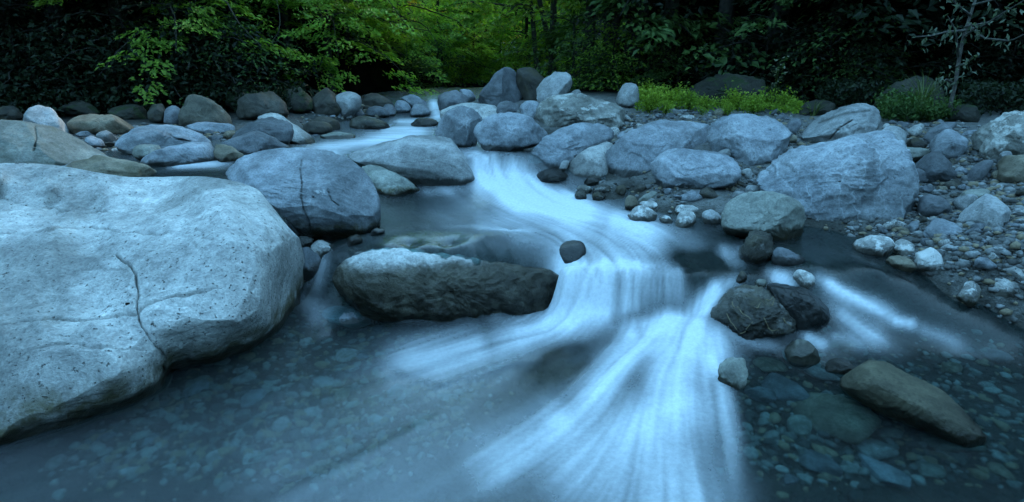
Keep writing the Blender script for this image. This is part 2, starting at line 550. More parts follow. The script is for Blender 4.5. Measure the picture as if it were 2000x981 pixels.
# ------------------------------------------------------------------ water
FLOW = [(960, 298, 965, 340), (965, 340, 990, 380), (1000, 390, 1100, 418), (1100, 420, 1250, 462), (1250, 460, 1330, 512), (760, 400, 720, 440), (720, 450, 640, 500),
        (850, 420, 1000, 466), (1000, 470, 1060, 505), (1050, 430, 1150, 478), (1180, 480, 1220, 522), (1150, 525, 1130, 610), (1250, 525, 1240, 620), (1325, 525, 1330, 625),
        (1130, 600, 1000, 650), (1000, 650, 850, 695), (850, 700, 700, 735), (1375, 570, 1350, 640), (1330, 650, 1250, 722), (1250, 700, 1100, 820), (1100, 820, 950, 925),
        (1345, 680, 1325, 800), (1330, 800, 1360, 950), (1385, 700, 1430, 900), (1000, 900, 820, 1010), (700, 800, 500, 880), (520, 760, 320, 850), (300, 900, 100, 980),
        (1600, 548, 1720, 604), (1720, 604, 1850, 642), (1630, 600, 1750, 682), (1850, 645, 2000, 682), (1700, 700, 1900, 765), (1600, 800, 1800, 920), (1760, 530, 1620, 528),
        (1500, 535, 1560, 566), (1440, 500, 1390, 560), (860, 243, 780, 270), (780, 270, 600, 298), (600, 300, 400, 330), (850, 300, 945, 308), (700, 300, 850, 303), (840, 205, 855, 223),
        (1400, 460, 1480, 500), (1480, 690, 1600, 780), (620, 510, 600, 580), (600, 620, 560, 690), (1560, 650, 1640, 690)]
_f = np.array(FLOW, float)
_fa = np.array([hit(a, b) for a, b in _f[:, :2]])[:, :2]
_fb = np.array([hit(a, b) for a, b in _f[:, 2:]])[:, :2]
_fd = _fb - _fa
_fl = np.linalg.norm(_fd, axis=1)
_fd /= _fl[:, None] + 1e-9
_fm = np.concatenate([_fa, (_fa + _fb) / 2, _fb])
_fdd = np.concatenate([_fd, _fd, _fd])


def flow_dir(x, y):
    num = np.zeros(np.shape(x) + (2,))
    for p, d in zip(_fm, _fdd):
        w = 1.0 / (((x - p[0]) ** 2 + (y - p[1]) ** 2) + 0.004) ** 1.5
        num += w[..., None] * d
    return num / (np.linalg.norm(num, axis=-1, keepdims=True) + 1e-9)


def bilinear(A, fx, fy):
    h, w = A.shape
    fx = np.clip(fx, 0, w - 1.001)
    fy = np.clip(fy, 0, h - 1.001)
    i = fx.astype(int)
    j = fy.astype(int)
    a, b = fx - i, fy - j
    return A[j, i] * (1 - a) * (1 - b) + A[j, i + 1] * a * (1 - b) + A[j + 1, i] * (1 - a) * b + A[j + 1, i + 1] * a * b


def streaks(x0, x1, y0, y1, cell, length, seed, blur=1):
    """Noise smeared along the current: the silk that a long exposure makes of foam."""
    nx, ny = int((x1 - x0) / cell), int((y1 - y0) / cell)
    r = np.random.default_rng(seed)
    N = r.normal(size=(ny, nx))
    for _ in range(blur):
        N = (N + np.roll(N, 1, 0) + np.roll(N, -1, 0) + np.roll(N, 1, 1) + np.roll(N, -1, 1)) / 5
    cx = x0 + np.arange(0, nx, 4) * cell
    cy = y0 + np.arange(0, ny, 4) * cell
    gx, gy = np.meshgrid(cx, cy)
    D = flow_dir(gx, gy)
    X, Y = np.meshgrid(np.arange(nx), np.arange(ny))
    acc = np.zeros((ny, nx))
    tot = 0
    steps = 16
    st = length / cell / steps
    for sgn in (-1, 1):
        px, py = X.astype(float), Y.astype(float)
        for k in range(steps):
            dx = bilinear(D[..., 0], px / 4, py / 4)
            dy = bilinear(D[..., 1], px / 4, py / 4)
            px += sgn * dx * st
            py += sgn * dy * st
            w = 1 - k / steps
            acc += w * bilinear(N, px, py)
            tot += w
    acc /= acc.std()
    return acc


FOAM = [  # strokes traced on the photograph: points, spread, strength
    ([(935, 305), (948, 335), (985, 378)], 17, 1.0), ([(1012, 336), (1012, 378)], 18, .45), ([(950, 350), (990, 362), (1020, 378)], 16, .8), ([(985, 305), (1000, 330)], 16, .25),
    ([(985, 378), (1050, 392), (1120, 411), (1180, 434)], 15, 1.1), ([(1180, 434), (1260, 464), (1310, 492)], 22, .5), ([(960, 372), (1080, 424), (1200, 472)], 40, .38),
    ([(1130, 462), (1220, 485)], 34, .3), ([(880, 410), (1000, 446)], 34, .16), ([(1060, 385), (1150, 405), (1270, 445), (1350, 482)], 11, .25),
    ([(1106, 524), (1102, 570), (1116, 612)], 22, 1.1), ([(1150, 525), (1152, 590)], 12, .6), ([(1190, 525), (1196, 600)], 20, .4), ([(1240, 524), (1238, 600)], 20, .36),
    ([(1285, 522), (1292, 612)], 18, .4), ([(1322, 520), (1330, 616)], 9, .4), ([(1095, 522), (1200, 520), (1325, 521)], 5, .6), ([(1100, 585), (1140, 604), (1180, 612)], 20, .55), ([(1090, 520), (1330, 560)], 30, .2),
    ([(1120, 605), (1050, 638), (950, 668)], 22, .8), ([(960, 664), (850, 692), (720, 714)], 20, .5), ([(1010, 690), (880, 720), (780, 735)], 30, .2),
    ([(1412, 558), (1378, 590), (1350, 642)], 11, 1.0), ([(1398, 575), (1372, 610), (1365, 640)], 12, .5), ([(1440, 548), (1400, 556)], 9, .5),
    ([(1245, 660), (1300, 650), (1385, 660)], 18, 1.1), ([(1350, 665), (1395, 690)], 20, .7), ([(1262, 664), (1200, 725), (1120, 800)], 20, .85), ([(1120, 800), (1010, 875), (890, 945)], 26, .6), ([(1240, 690), (1140, 810), (1050, 890)], 24, .3),
    ([(1318, 675), (1310, 770), (1330, 870)], 30, .95), ([(1330, 870), (1365, 985)], 36, .5), ([(1280, 800), (1160, 880), (1040, 985)], 46, .35), ([(1400, 700), (1425, 850), (1430, 985)], 11, .35), ([(1360, 690), (1390, 800), (1400, 900)], 16, .4),
    ([(1180, 900), (1200, 990)], 70, .28), ([(1250, 840), (1280, 985)], 36, .28), ([(1150, 740), (1230, 770)], 26, -.22), ([(1060, 720), (1160, 680)], 20, -.15), ([(1190, 626), (1310, 632)], 8, -.25),
    ([(1503, 534), (1530, 545), (1560, 566)], 8, 1.1), ([(1600, 543), (1650, 575), (1710, 600), (1775, 632)], 8, .95), ([(1630, 600), (1680, 640), (1750, 682)], 10, .6),
    ([(1740, 628), (1800, 634)], 6, .6), ([(1568, 655), (1625, 682)], 6, .7), ([(1416, 492), (1432, 502)], 11, .55), ([(1790, 640), (1850, 660), (1900, 690)], 9, .25), ([(1330, 505), (1400, 528)], 18, -.3),
    ([(770, 237), (850, 238)], 3, .8), ([(765, 244), (750, 252), (800, 250), (850, 249)], 4, .6), ([(848, 204), (856, 223)], 7, 1.2), ([(600, 288), (740, 276), (880, 262)], 5, .6), ([(560, 300), (700, 290), (880, 278)], 10, .2),
    ([(560, 302), (700, 297)], 6, .4), ([(840, 252), (750, 268), (690, 278)], 6, .45), ([(330, 325), (470, 319)], 4, .6), ([(820, 373), (910, 372)], 6, .35), ([(900, 300), (930, 305)], 10, .35),
    ([(635, 500), (622, 530), (605, 575)], 10, .4), ([(600, 590), (620, 605)], 12, .25), ([(700, 262), (860, 262)], 5, .2),
    ([(1415, 655), (1470, 672), (1535, 680)], 6, .3), ([(1385, 700), (1398, 760)], 7, .3), ([(1618, 655), (1660, 662), (1700, 690)], 7, .3), ([(1540, 560), (1530, 548)], 6, .4), ([(700, 612), (830, 624), (960, 616)], 5, .12), ([(1600, 560), (1640, 600), (1690, 640), (1740, 655)], 16, .18),
    ([(560, 985), (760, 985)], 60, .12), ([(600, 870), (900, 830)], 70, .06), ([(1210, 440), (1430, 500)], 18, .2),  # first stroke is pale haze on the near water, painted as foam
]


def build_water():
    na, ny = 640, 470
    a = np.linspace(-1.25, 1.25, na)
    y = np.geomspace(0.75, 17, ny)
    A, Y = np.meshgrid(a, y)
    X = A * (Y + 0.25)
    Z = water_z(X, Y)
    G = ground_z(X, Y)
    P = np.stack([X, Y, Z], -1)
    U, V = to_px(P.reshape(-1, 3))
    U, V = U.reshape(X.shape), V.reshape(X.shape)
    foam = np.zeros_like(X)
    for pts, w, s in FOAM:
        e, t = seg_dist(U, V, pts, along=True)
        lng = np.linalg.norm(np.diff(np.array(pts, float), axis=0), axis=1).sum() > 5 * w
        fade = (0.25 + 0.75 * smooth(t, 0, 0.15)) * (1 - smooth(t, 0.6, 1.0)) + 0.12 if lng else 1.0
        foam += s * fade * np.exp(-(e / (w * (1.0 + 0.45 * t))) ** 2 * 0.5)
    s1 = streaks(-3.6, 4.4, 0.7, 7.5, 0.009, 0.36, 3, 1)
    s2 = streaks(-3.6, 4.4, 0.7, 7.5, 0.012, 0.6, 4, 14)
    fx, fy = (X + 3.6) / 0.012, (Y - 0.7) / 0.012
    L1, L2 = bilinear(s1, (X + 3.6) / 0.009, (Y - 0.7) / 0.009), bilinear(s2, fx, fy)
    far = smooth(Y, 6.0, 7.2)
    pf = np.stack([X.ravel() * 1.6 + Y.ravel() * .4, Y.ravel() * 11, 0 * X.ravel()], -1)
    nf = (fbm(pf, 4) * 3.5).reshape(X.shape)
    L1 = L1 * (1 - far) + nf * far
    L2 = L2 * (1 - far) + nf * far
    lipn = fbm(np.stack([X.ravel() * 26, Y.ravel() * 2.5, 0 * X.ravel()], -1), 4).reshape(X.shape)
    foam = foam * (1 + 0.9 * lipn * smooth(V, 505, 530) * (1 - smooth(V, 610, 650)) * (U > 1085) * (U < 1345))
    foam = np.clip(foam, 0, 1.25)
    base = 0.008 + 0.015 * smooth(-U, -1100, -500) + 0.05 * smooth(Y, 6, 8) + 0.03 * smooth(V, 700, 1000) * smooth(-U, -1200, -900)  # thin foam film, with sky reflection on the pools put in as pale colour
    f = 0.68 * foam * (0.96 + 0.055 * L1 + 0.15 * L2) + base * (1 + 0.1 * L2)
    f = f + 0.20 * L1 * np.clip(f - 0.14, 0, 1) * np.clip(0.9 - f, 0, 1)          # fine threads where the foam thins
    f = np.clip(f, 0.008, 0.84)
    # turbulent mounds, silky ridges along the current
    Z2 = Z + 0.007 * L2 * np.clip(foam, 0.15, 1) + 0.0015 * L1 * np.clip(foam, 0.1, 1)
    for (u, v, r, h) in ((1290, 655, 0.22, 0.07), (1130, 618, 0.10, 0.05), (1375, 665, 0.14, 0.04), (985, 378, 0.3, 0.05), (1230, 720, 0.25, 0.03), (1300, 760, 0.25, 0.03)):
        c = hit(u, v)
        Z2 += h * np.exp(-((X - c[0]) ** 2 + (Y - c[1]) ** 2) / (2 * r * r))
    v3 = np.stack([X, Y, Z2], -1).reshape(-1, 3)
    F = grid_faces(ny, na)
    ok = ((G < Z + 0.06) & (valley_out(X, Y) < 0.8)).ravel()
    F = F[ok[F].any(1)]
    used = np.unique(F)
    remap = np.full(len(v3), -1)
    remap[used] = np.arange(len(used))
    b = NT('stream_water')
    p = b.n('ShaderNodeTexCoord').outputs['Object']
    f0 = b.attr('foam')
    fo = b.math('MULTIPLY', f0, b.ramp(b.noise(p, 42, 5, 0.75), 0.25, 0.75, 0.88, 1.12), clamp=True)
    bn = b.n('ShaderNodeBump', Strength=0.12, Distance=0.02)
    b.put(bn.inputs['Height'], b.noise(p, 9, 3))
    refr = b.n('ShaderNodeBsdfRefraction', Roughness=0.2, IOR=1.2, Color=(0.52, 0.70, 0.70))
    b.put(refr.inputs['Normal'], bn.outputs[0])
    gl = b.n('ShaderNodeBsdfGlossy', Roughness=0.22, Color=(1.0, 1.0, 1.0))
    b.put(gl.inputs['Normal'], bn.outputs[0])
    fr = b.n('ShaderNodeFresnel', IOR=1.28)
    clear = b.n('ShaderNodeMixShader')
    b.put(clear.inputs[0], fr.outputs[0])
    b.put(clear.inputs[1], refr.outputs[0])
    b.put(clear.inputs[2], gl.outputs[0])
    milk = b.n('ShaderNodeBsdfDiffuse', Color=(0.76, 0.81, 0.86))
    fin = b.n('ShaderNodeMixShader')
    b.put(fin.inputs[0], fo)
    b.put(fin.inputs[1], clear.outputs[0])
    b.put(fin.inputs[2], milk.outputs[0])
    me = mesh_from('stream_water', v3[used], remap[F], [b.end(fin.outputs[0])], {'foam': f.ravel()[used]})
    tag(link('stream_water', me), 'silky blurred stream water with white foam over small falls', kind='structure')


build_water()
# ------------------------------------------------------------------ rocks traced from the photograph
ROCK_OUTLINES = []


def chaikin(p, n):
    p = np.asarray(p, float)
    for _ in range(n):
        q = np.roll(p, -1, 0)
        p = np.stack([0.75 * p + 0.25 * q, 0.25 * p + 0.75 * q], 1).reshape(-1, 2)
    return p


def resample(p, n):
    q = np.concatenate([p, p[:1]])
    s = np.concatenate([[0], np.cumsum(np.linalg.norm(np.diff(q, axis=0), axis=1))])
    t = np.linspace(0, s[-1], n, endpoint=False)
    return np.stack([np.interp(t, s, q[:, k]) for k in (0, 1)], -1)


_seed = [100]


def rock(name, label, mat, pts, lean=38, thick=0.5, p=2.5, facets=8, rough=0.035, soft=1, ext=0.16, push=0.42, base=None, wet=0.0, algae=0.0,
         group=None, cat=None, cracks=(), res=1.0, ridged=False, dz=0.0, cut=0.72, strata=0.022, planes=(), under=0.55):
    """One boulder from its outline: a closed body with a front, a back and its own thickness, standing where its foot meets the ground."""
    _seed[0] += 1
    r = np.random.default_rng(_seed[0])
    pts = np.asarray(pts, float)
    ROCK_OUTLINES.append((pts, pts[:, 1].max()))
    if base is None:
        base = (pts[np.argsort(-pts[:, 1])[:3], 0].mean(), pts[:, 1].max())
    B = hit(*base)
    if water_z(B[0], B[1]) > ground_z(B[:1], B[1:2], False)[0] + 0.02:
        wet = max(wet, 0.05)
    B[2] += dz
    d0 = np.hypot(B[0], B[1])
    fwd = np.array([B[0] / d0, B[1] / d0, 0])
    right = np.array([fwd[1], -fwd[0], 0])
    L = math.radians(lean * 0.62 if 20 < lean < 58 else lean)
    t = np.array([0, 0, 1]) * math.cos(L) + fwd * math.sin(L)
    nrm = np.cross(right, t)
    wpx = np.ptp(pts[:, 0])
    hpx = np.ptp(pts[:, 1])
    hd = thick * math.sqrt(wpx * hpx) * d0 / FPX
    O = B + fwd * hd * push
    dirs = ray(pts[:, 0], pts[:, 1])
    tt = ((O - CAM) @ nrm) / (dirs @ nrm)
    W = CAM + dirs * tt[:, None]
    sq = np.stack([(W - O) @ right, (W - O) @ t], -1)
    q0, q1 = sq[:, 1].min(), sq[:, 1].max()
    H = q1 - q0
    low = np.clip(1 - (sq[:, 1] - q0) / (0.4 * H), 0, 1)
    sq[:, 1] -= ext * H * low
    big = wpx * hpx
    N = int(np.clip(math.sqrt(big) * 0.75 * res, 40, 300))
    K = max(10, int(N * 0.22))
    ring = resample(chaikin(sq, soft), N)
    c = ring.mean(0)
    ctr = O + right * c[0] + t * c[1]
    vd = ctr - CAM
    vd /= np.linalg.norm(vd)
    rel = ring - c
    ang = np.sin(np.linspace(0, 1, K + 1)[1:] * math.pi / 2)      # rho of the rings, front
    Kb = max(5, K // 2)
    rows = [(0.02, -1)] + [(a, -1) for a in ang[:-1]] + [(1.0, 0)] + [(a, 1) for a in np.sin(np.linspace(0, 1, Kb + 1)[1:-1] * math.pi / 2)[::-1]] + [(0.02, 1)]
    rho = np.array([a for a, _ in rows])
    sd = np.array([s for _, s in rows])
    dep = sd * np.power(np.clip(1 - rho ** p, 0, 1), 1 / p)
    loc = np.concatenate([rho[:, None, None] * rel[None], np.broadcast_to(dep[:, None, None] * hd, (len(rows), N, 1))], -1).reshape(-1, 3)
    if lean < 58:                                                    # the foot is worn back under the brow
        lo = np.clip((0.34 - (loc[:, 1] / H + 0.5)) / 0.34, 0, 1)
        loc[:, 2] += under * hd * lo ** 1.3 * (loc[:, 2] < 0)
    S = np.array([np.abs(rel[:, 0]).max(), np.abs(rel[:, 1]).max(), hd])
    cuts = list(planes)
    if facets >= 8 and not planes:                                   # a broken block: a top face and a front face that meet in an edge
        cuts += [((r.uniform(-.35, .35), .8, -.6), r.uniform(.55, .72)), ((r.uniform(-.5, .5), -.3, -.85), r.uniform(.5, .68))]
    for k in range(facets * 3):
        n = r.normal(size=3) * np.array([0.75, 0.75, 0.9])
        n[2] = -abs(n[2]) - 0.22
        cuts.append((n, r.uniform(cut - 0.14, cut + 0.06) if k < facets else r.uniform(0.84, 0.97)))
    for n, lim in cuts:
        n = np.array(n, float) / np.linalg.norm(n)
        qn = loc / S
        off = (qn @ n).max() * lim
        over = np.maximum(qn @ n - off, 0)
        loc = loc - over[:, None] * n * (0.97 if facets > 5 else 0.8) * S
    for ax in (0, 1):                                                # keep the height and width the outline has
        a0, a1, b0, b1 = loc[:, ax].min(), loc[:, ax].max(), rel[:, ax].min(), rel[:, ax].max()
        loc[:, ax] = (loc[:, ax] - a0) / (a1 - a0) * (b1 - b0) + b0
    P = ctr + loc[:, :1] * right + loc[:, 1:2] * t + loc[:, 2:] * vd
    size = math.sqrt(4 * S[0] * S[1])
    out = (loc / S)
    out = (out[:, :1] * right + out[:, 1:2] * t + out[:, 2:] * vd)
    out /= np.linalg.norm(out, axis=1)[:, None] + 1e-9
    sh = r.uniform(-50, 50, 3)
    n1 = fbm(P / size * 2.2 + sh, 3)
    n2 = fbm(P / size * 7 + sh, 4, 0.55, ridged)
    ax = r.normal(size=3) + np.array([0, 0, 1.2])
    ax /= np.linalg.norm(ax)
    lay = P + (P @ ax)[:, None] * ax * 4.0
    n3 = fbm(lay / size * 2.6 + sh, 4, 0.6, True)
    P = P + out * size * strata * n3[:, None]
    tr = terrace(fbm(P / size * 1.7 + sh * 2, 3), 9.0)
    P = P + out * size * (0.16 if facets >= 7 else 0.07) * tr[:, None]
    P = P + out * size * (rough * 1.6 * n1 + rough * (1.1 if ridged else 0.55) * n2)[:, None]
    crack = np.zeros(len(P))
    if cracks:
        U, V = to_px(P)
        for cp, w in cracks:
            g = np.exp(-(seg_dist(U, V, cp) / w) ** 2) * (sd[:, None] < 0.5).repeat(N, 1).ravel()
            crack = np.maximum(crack, g)
        P = P + vd * (crack * 0.012 * d0 / 3)[:, None]
    zb = B[2]
    jit = fbm(P * 6 + sh, 3) * 0.05 + fbm(P * 42 + sh, 2) * 0.035
    wt = np.clip(1 - smooth(P[:, 2] - zb + jit, wet * 0.78, wet * 1.08 + 1e-4), 0, 1) if wet > 0 else np.zeros(len(P))
    al = np.clip(1 - smooth(P[:, 2] - zb + 2 * jit, algae * 0.4, algae + 1e-4), 0, 1) if algae > 0 else np.zeros(len(P))
    me = mesh_from(name, P - B, grid_faces(len(rows), N, True), [M[mat]], {'wet': wt, 'algae': al, 'crack': crack})
    return tag(link(name, me, loc=B), label, cat or name, group)


def big_boulder():
    """The great pale boulder in the near corner, its relief set by heights read off the photograph."""
    out = [(-420, 360), (-120, 322), (0, 319), (80, 322), (150, 330), (230, 345), (300, 347), (400, 344), (470, 355), (520, 378), (550, 405), (575, 440), (590, 480), (598, 530), (596, 575), (572, 625),
           (525, 668), (450, 704), (385, 722), (338, 732), (330, 762), (292, 788), (200, 822), (100, 858), (0, 882), (-120, 930), (-420, 900)]
    H = [(-420, 360, .9), (-120, 322, .97), (0, 319, .95), (80, 322, .93), (150, 330, .9), (230, 345, .85), (300, 347, .83), (400, 344, .86), (470, 355, .83), (520, 378, .77), (550, 405, .69), (575, 440, .58),
         (592, 480, .40), (598, 530, .18), (596, 575, .0), (572, 625, -.05), (525, 668, -.06), (450, 704, -.05), (385, 722, -.05), (338, 732, -.04), (330, 762, -.05), (292, 788, -.05),
         (200, 822, -.05), (100, 858, -.05), (0, 882, -.05), (-120, 930, -.06), (-420, 900, .0),
         (190, 422, .645), (100, 412, .668), (0, 388, .742), (300, 396, .69), (100, 368, .82), (200, 378, .78), (0, 350, .88), (340, 365, .77), (400, 372, .84), (450, 400, .80), (320, 425, .715), (220, 442, .675), (100, 445, .68), (0, 442, .68),
         (100, 500, .60), (300, 500, .635), (450, 470, .70), (520, 440, .69), (545, 480, .58), (560, 530, .36), (500, 540, .52), (420, 560, .51), (100, 600, .412), (20, 598, .415), (190, 600, .42), (100, 555, .50), (20, 550, .51), (250, 580, .49), (330, 590, .475), (500, 590, .40), (555, 580, .20),
         (180, 634, .425), (80, 640, .43), (0, 650, .43), (180, 655, .395), (80, 664, .395), (0, 676, .385), (200, 684, .345), (280, 680, .29), (310, 705, .19), (100, 720, .32), (0, 740, .30), (230, 730, .25), (150, 760, .22), (300, 745, .10), (60, 790, .19), (0, 800, .18), (200, 785, .10), (100, 820, .09), (0, 850, .08),
         (470, 640, .28), (400, 660, .26), (360, 690, .15), (420, 690, .11), (520, 630, .20), (330, 640, .37), (-150, 600, .45), (-150, 750, .3), (-150, 450, .72), (-400, 600, .5)]
    h = np.array(H, float)
    W = at_z(h[:, 0], h[:, 1], h[:, 2])
    dist = np.linalg.norm(W - CAM, axis=1) / np.linalg.norm(ray(h[:, 0], h[:, 1]), axis=1)
    R = RBF(h[:, :2] / 100.0, dist, ridge=-0.02)
    N, K = 720, 200
    ring = resample(chaikin(out, 2), N)
    c = np.array([250.0, 590.0])
    rho = np.linspace(0.004, 1, K) ** 0.85
    uv = c + rho[:, None, None] * (ring - c)[None]
    uvf = uv.reshape(-1, 2)
    D = R(uvf / 100.0)
    dirs = ray(uvf[:, 0], uvf[:, 1])
    U, V = uvf[:, 0], uvf[:, 1]
    crack = np.zeros(len(U))
    for cp, w, s in (([(228, 498), (250, 512), (263, 530), (268, 560), (266, 600), (275, 632), (300, 665), (322, 690), (324, 720)], 1.8, 1), ([(268, 612), (285, 590), (312, 575), (350, 566), (400, 560), (440, 546)], 2.2, .9),
                     ([(-100, 655), (0, 641), (90, 627), (180, 621), (264, 613)], 2.0, .85), ([(0, 702), (60, 684), (140, 668), (200, 682), (290, 684)], 2.0, .45), ([(-50, 450), (80, 453), (190, 447), (262, 456), (330, 452)], 1.8, .5),
                     ([(170, 528), (235, 522)], 1.5, .4), ([(410, 432), (440, 410), (452, 420)], 2.0, .7), ([(190, 422), (270, 412)], 1.6, .4), ([(38, 732), (100, 742)], 1.5, .4), ([(355, 440), (400, 428), (440, 412)], 1.6, .4), ([(0, 388), (60, 402), (120, 414), (190, 424)], 1.6, .4)):
        wob = fbm(np.stack([U / 18, V / 18, 0 * U], -1), 2) * 7
        crack = np.maximum(crack, s * np.exp(-(seg_dist(U + wob, V - wob, cp) / w) ** 2))
    crack *= 0.6 + 0.4 * smooth(fbm(np.stack([U / 25, V / 25, 0 * U + 3], -1), 2), -0.2, 0.1)
    P = CAM + dirs * D[:, None]
    rim = smooth(rho, 0.93, 1.0).repeat(N)
    amp = 1 - 0.7 * rim
    n = fbm(P * 3.0 + 9, 4) * 0.05 + fbm(P * 14, 4, 0.6) * 0.016 + fbm(P * np.array([5, 5, 22.0]) + 31, 4, 0.6, True) * 0.012
    n = n + 0.085 * terrace(fbm(P * np.array([1.3, 1.3, 2.6]) + 4, 3), 9.0)
    pit = smooth(perlin(P * 34 + 3), 0.28, 0.48) * smooth(fbm(P * 2.2 + 70, 2), -0.25, 0.15)
    P = P + np.array([0, 0, 1.0]) * ((n - pit * 0.012 - crack * 0.034) * amp)[:, None]
    for nn, ct in (((.9, -.35, .25), .06), ((.5, -.6, .6), .06), ((.25, -.8, .5), .05), ((.75, .3, .6), .05), ((-.1, -.75, .66), .04)):
        nn = np.array(nn) / np.linalg.norm(nn)
        dd = P @ nn
        P = P - (np.maximum(dd - (dd[(U > 0) & (V < 900)].max() - ct), 0) * 0.9)[:, None] * nn
    zw = P[:, 2]
    jit = fbm(P * 7, 3) * 0.10
    jit = jit + fbm(P * 40, 2) * 0.04
    wet = 1 - smooth(zw + jit * .6, 0.05, 0.11)
    alg = (1 - smooth(zw + jit * 1.3, 0.10, 0.30)) * 0.95
    alg = np.maximum(alg, 0.75 * np.exp(-(seg_dist(U, V, [(330, 690), (325, 740), (300, 770)]) / 22) ** 2))
    alg = np.maximum(alg, 0.35 * smooth(U, 500, 590) * smooth(V, 440, 560))
    # the closing skirt behind and below
    top = P.reshape(K, N, 3)
    edge = top[-1]
    away = edge[:, :2] / np.linalg.norm(edge[:, :2], axis=1)[:, None]
    sk1 = edge + np.concatenate([away * 0.10, np.full((N, 1), -0.05)], 1)
    sk2 = np.concatenate([edge[:, :2] + away * 0.22, np.minimum(edge[:, 2:] * 0.4, edge[:, 2:] - 0.25)], 1)
    sk3 = np.concatenate([edge[:, :2] + away * 0.25, np.full((N, 1), -0.45)], 1)
    allp = np.concatenate([P, sk1, sk2, sk3])
    ex = np.zeros(3 * N)
    org = np.array([-1.6, 3.0, 0.0])
    me = mesh_from('boulder', allp - org, grid_faces(K + 3, N, True), [M['pale']],
                   {'wet': np.concatenate([wet, ex]), 'algae': np.concatenate([alg, ex]), 'crack': np.concatenate([crack * 0.9, ex])})
    tag(link('boulder', me, loc=org), 'huge pale pitted boulder filling the near corner, split by dark cracks', 'boulder')
    ROCK_OUTLINES.append((np.array(out), 900))


big_boulder()
A = rock
# the middle of the stream
A('boulder', 'rounded pale blue boulder directly behind the huge cracked boulder, beside the middle pool', 'blue', [(436, 344), (455, 326), (490, 306), (530, 294), (575, 289), (620, 292), (665, 305), (700, 328), (725, 362), (738, 400), (742, 432), (724, 452), (690, 464), (645, 467), (610, 455), (570, 420), (500, 380)], wet=.07, algae=.14, lean=42, thick=.42, res=1.5, facets=6, rough=.02, base=(690, 464), cracks=[([(592, 298), (586, 330), (590, 360), (588, 385), (594, 412)], 1.2), ([(594, 412), (604, 430), (606, 450)], 1.4), ([(640, 370), (648, 392), (662, 402)], .9)])
A('boulder', 'long smooth grey boulder with a dark undercut, just upstream of the middle pool', 'grey', [(675, 302), (690, 291), (738, 277), (791, 267), (847, 264), (880, 266), (898, 279), (911, 302), (924, 330), (934, 355), (915, 368), (872, 367), (820, 362), (780, 344), (745, 330), (695, 317)], wet=.10, lean=50, thick=.5, res=1.5, facets=6, rough=.02, base=(900, 368), ext=.12)
A('rock', 'wedge shaped tan rock sloping into water between two smooth grey boulders', 'olive', [(704, 324), (722, 322), (748, 327), (772, 340), (800, 354), (824, 372), (806, 382), (738, 385), (715, 360)], wet=.05, algae=.1, lean=45, base=(770, 384))
A('rock', 'wide flat topped rock with a white upper face, water sliding over its back', 'cap', [(655, 553), (660, 535), (672, 515), (703, 499), (740, 493), (808, 494), (879, 503), (949, 514), (1002, 523), (1055, 526), (1083, 530), (1092, 558), (1087, 580), (1040, 597), (930, 610), (826, 614), (720, 602), (672, 577)], wet=.385, algae=.30, lean=36, thick=.36, p=2.3, facets=3, rough=.04, cut=.9, res=1.6, ext=.3, push=.42, base=(830, 613), ridged=True)
A('rock', 'round dark wet knob breaking the water at the lip of the middle fall', 'slate', [(1088, 500), (1092, 480), (1112, 467), (1136, 472), (1146, 490), (1144, 508), (1120, 520), (1095, 518)], lean=45, ext=.3, wet=.3, facets=2, rough=.02, dz=-.12, push=.6)
# upstream group round the upper fall
A('boulder', 'tall ridged blue boulder left of the upper fall, leaning against a rounder one', 'veined', [(845, 262), (858, 243), (875, 218), (888, 208), (905, 204), (928, 208), (945, 225), (948, 240), (936, 262), (925, 288), (885, 285)], lean=35, thick=.45, facets=9, soft=1, base=(900, 292), res=1.3)
A('boulder', 'broad round blue boulder overhanging the dark upper pool beside the fall', 'blue', [(923, 262), (928, 243), (949, 230), (984, 223), (1023, 225), (1047, 236), (1069, 257), (1074, 268), (1055, 283), (1002, 293), (949, 289), (930, 275)], lean=42, thick=.5, facets=7, wet=.1, base=(1000, 302), res=1.3)
A('rock', 'pale flat topped rock behind the tall ridged blue boulder', 'pale', [(855, 226), (870, 212), (890, 204), (924, 199), (956, 207), (979, 223), (950, 245), (880, 245)], lean=55, thick=.4, base=(910, 240))
A('boulder', 'big dark sloping boulder standing tall at the edge of the green trees', 'slate', [(925, 197), (942, 176), (960, 155), (978, 137), (996, 128), (1012, 132), (1018, 158), (1018, 200), (980, 217), (940, 210)], lean=30, thick=.5, facets=7, soft=1, base=(968, 215), res=1.3)
A('boulder', 'dark rounded boulder in shadow behind the upright grey boulder', 'dark', [(1006, 142), (1030, 129), (1058, 138), (1072, 158), (1060, 200), (1015, 202)], lean=30, base=(1035, 203), push=1.2)
A('boulder', 'upright pale grey boulder standing in front of the forest', 'grey', [(1043, 178), (1056, 157), (1070, 142), (1090, 138), (1108, 140), (1117, 153), (1117, 178), (1100, 192), (1068, 205), (1047, 195)], lean=20, thick=.45, facets=8, soft=1, base=(1075, 212))
A('stone', 'small round stone beside the upright grey boulder', 'grey', [(1115, 184), (1120, 175), (1131, 175), (1136, 184), (1130, 193), (1118, 193)])
A('rock', 'angular dark rock at the foot of the big sloping boulder', 'slate', [(967, 214), (977, 195), (1000, 199), (1020, 208), (1014, 226), (975, 226)], soft=1, facets=8)
A('rock', 'squarish blue grey rock below the upright grey boulder', 'blue', [(1013, 224), (1023, 199), (1050, 194), (1058, 208), (1044, 232), (1018, 234)], soft=1, facets=8)
A('boulder', 'craggy whitish boulder streaked with dark moss, behind the blue boulders', 'craggy', [(1040, 232), (1055, 208), (1076, 187), (1111, 183), (1135, 192), (1178, 193), (1206, 204), (1228, 224), (1215, 240), (1142, 250), (1100, 256), (1062, 248)], lean=48, thick=.45, facets=9, rough=.06, ridged=True, base=(1120, 256), res=1.5)
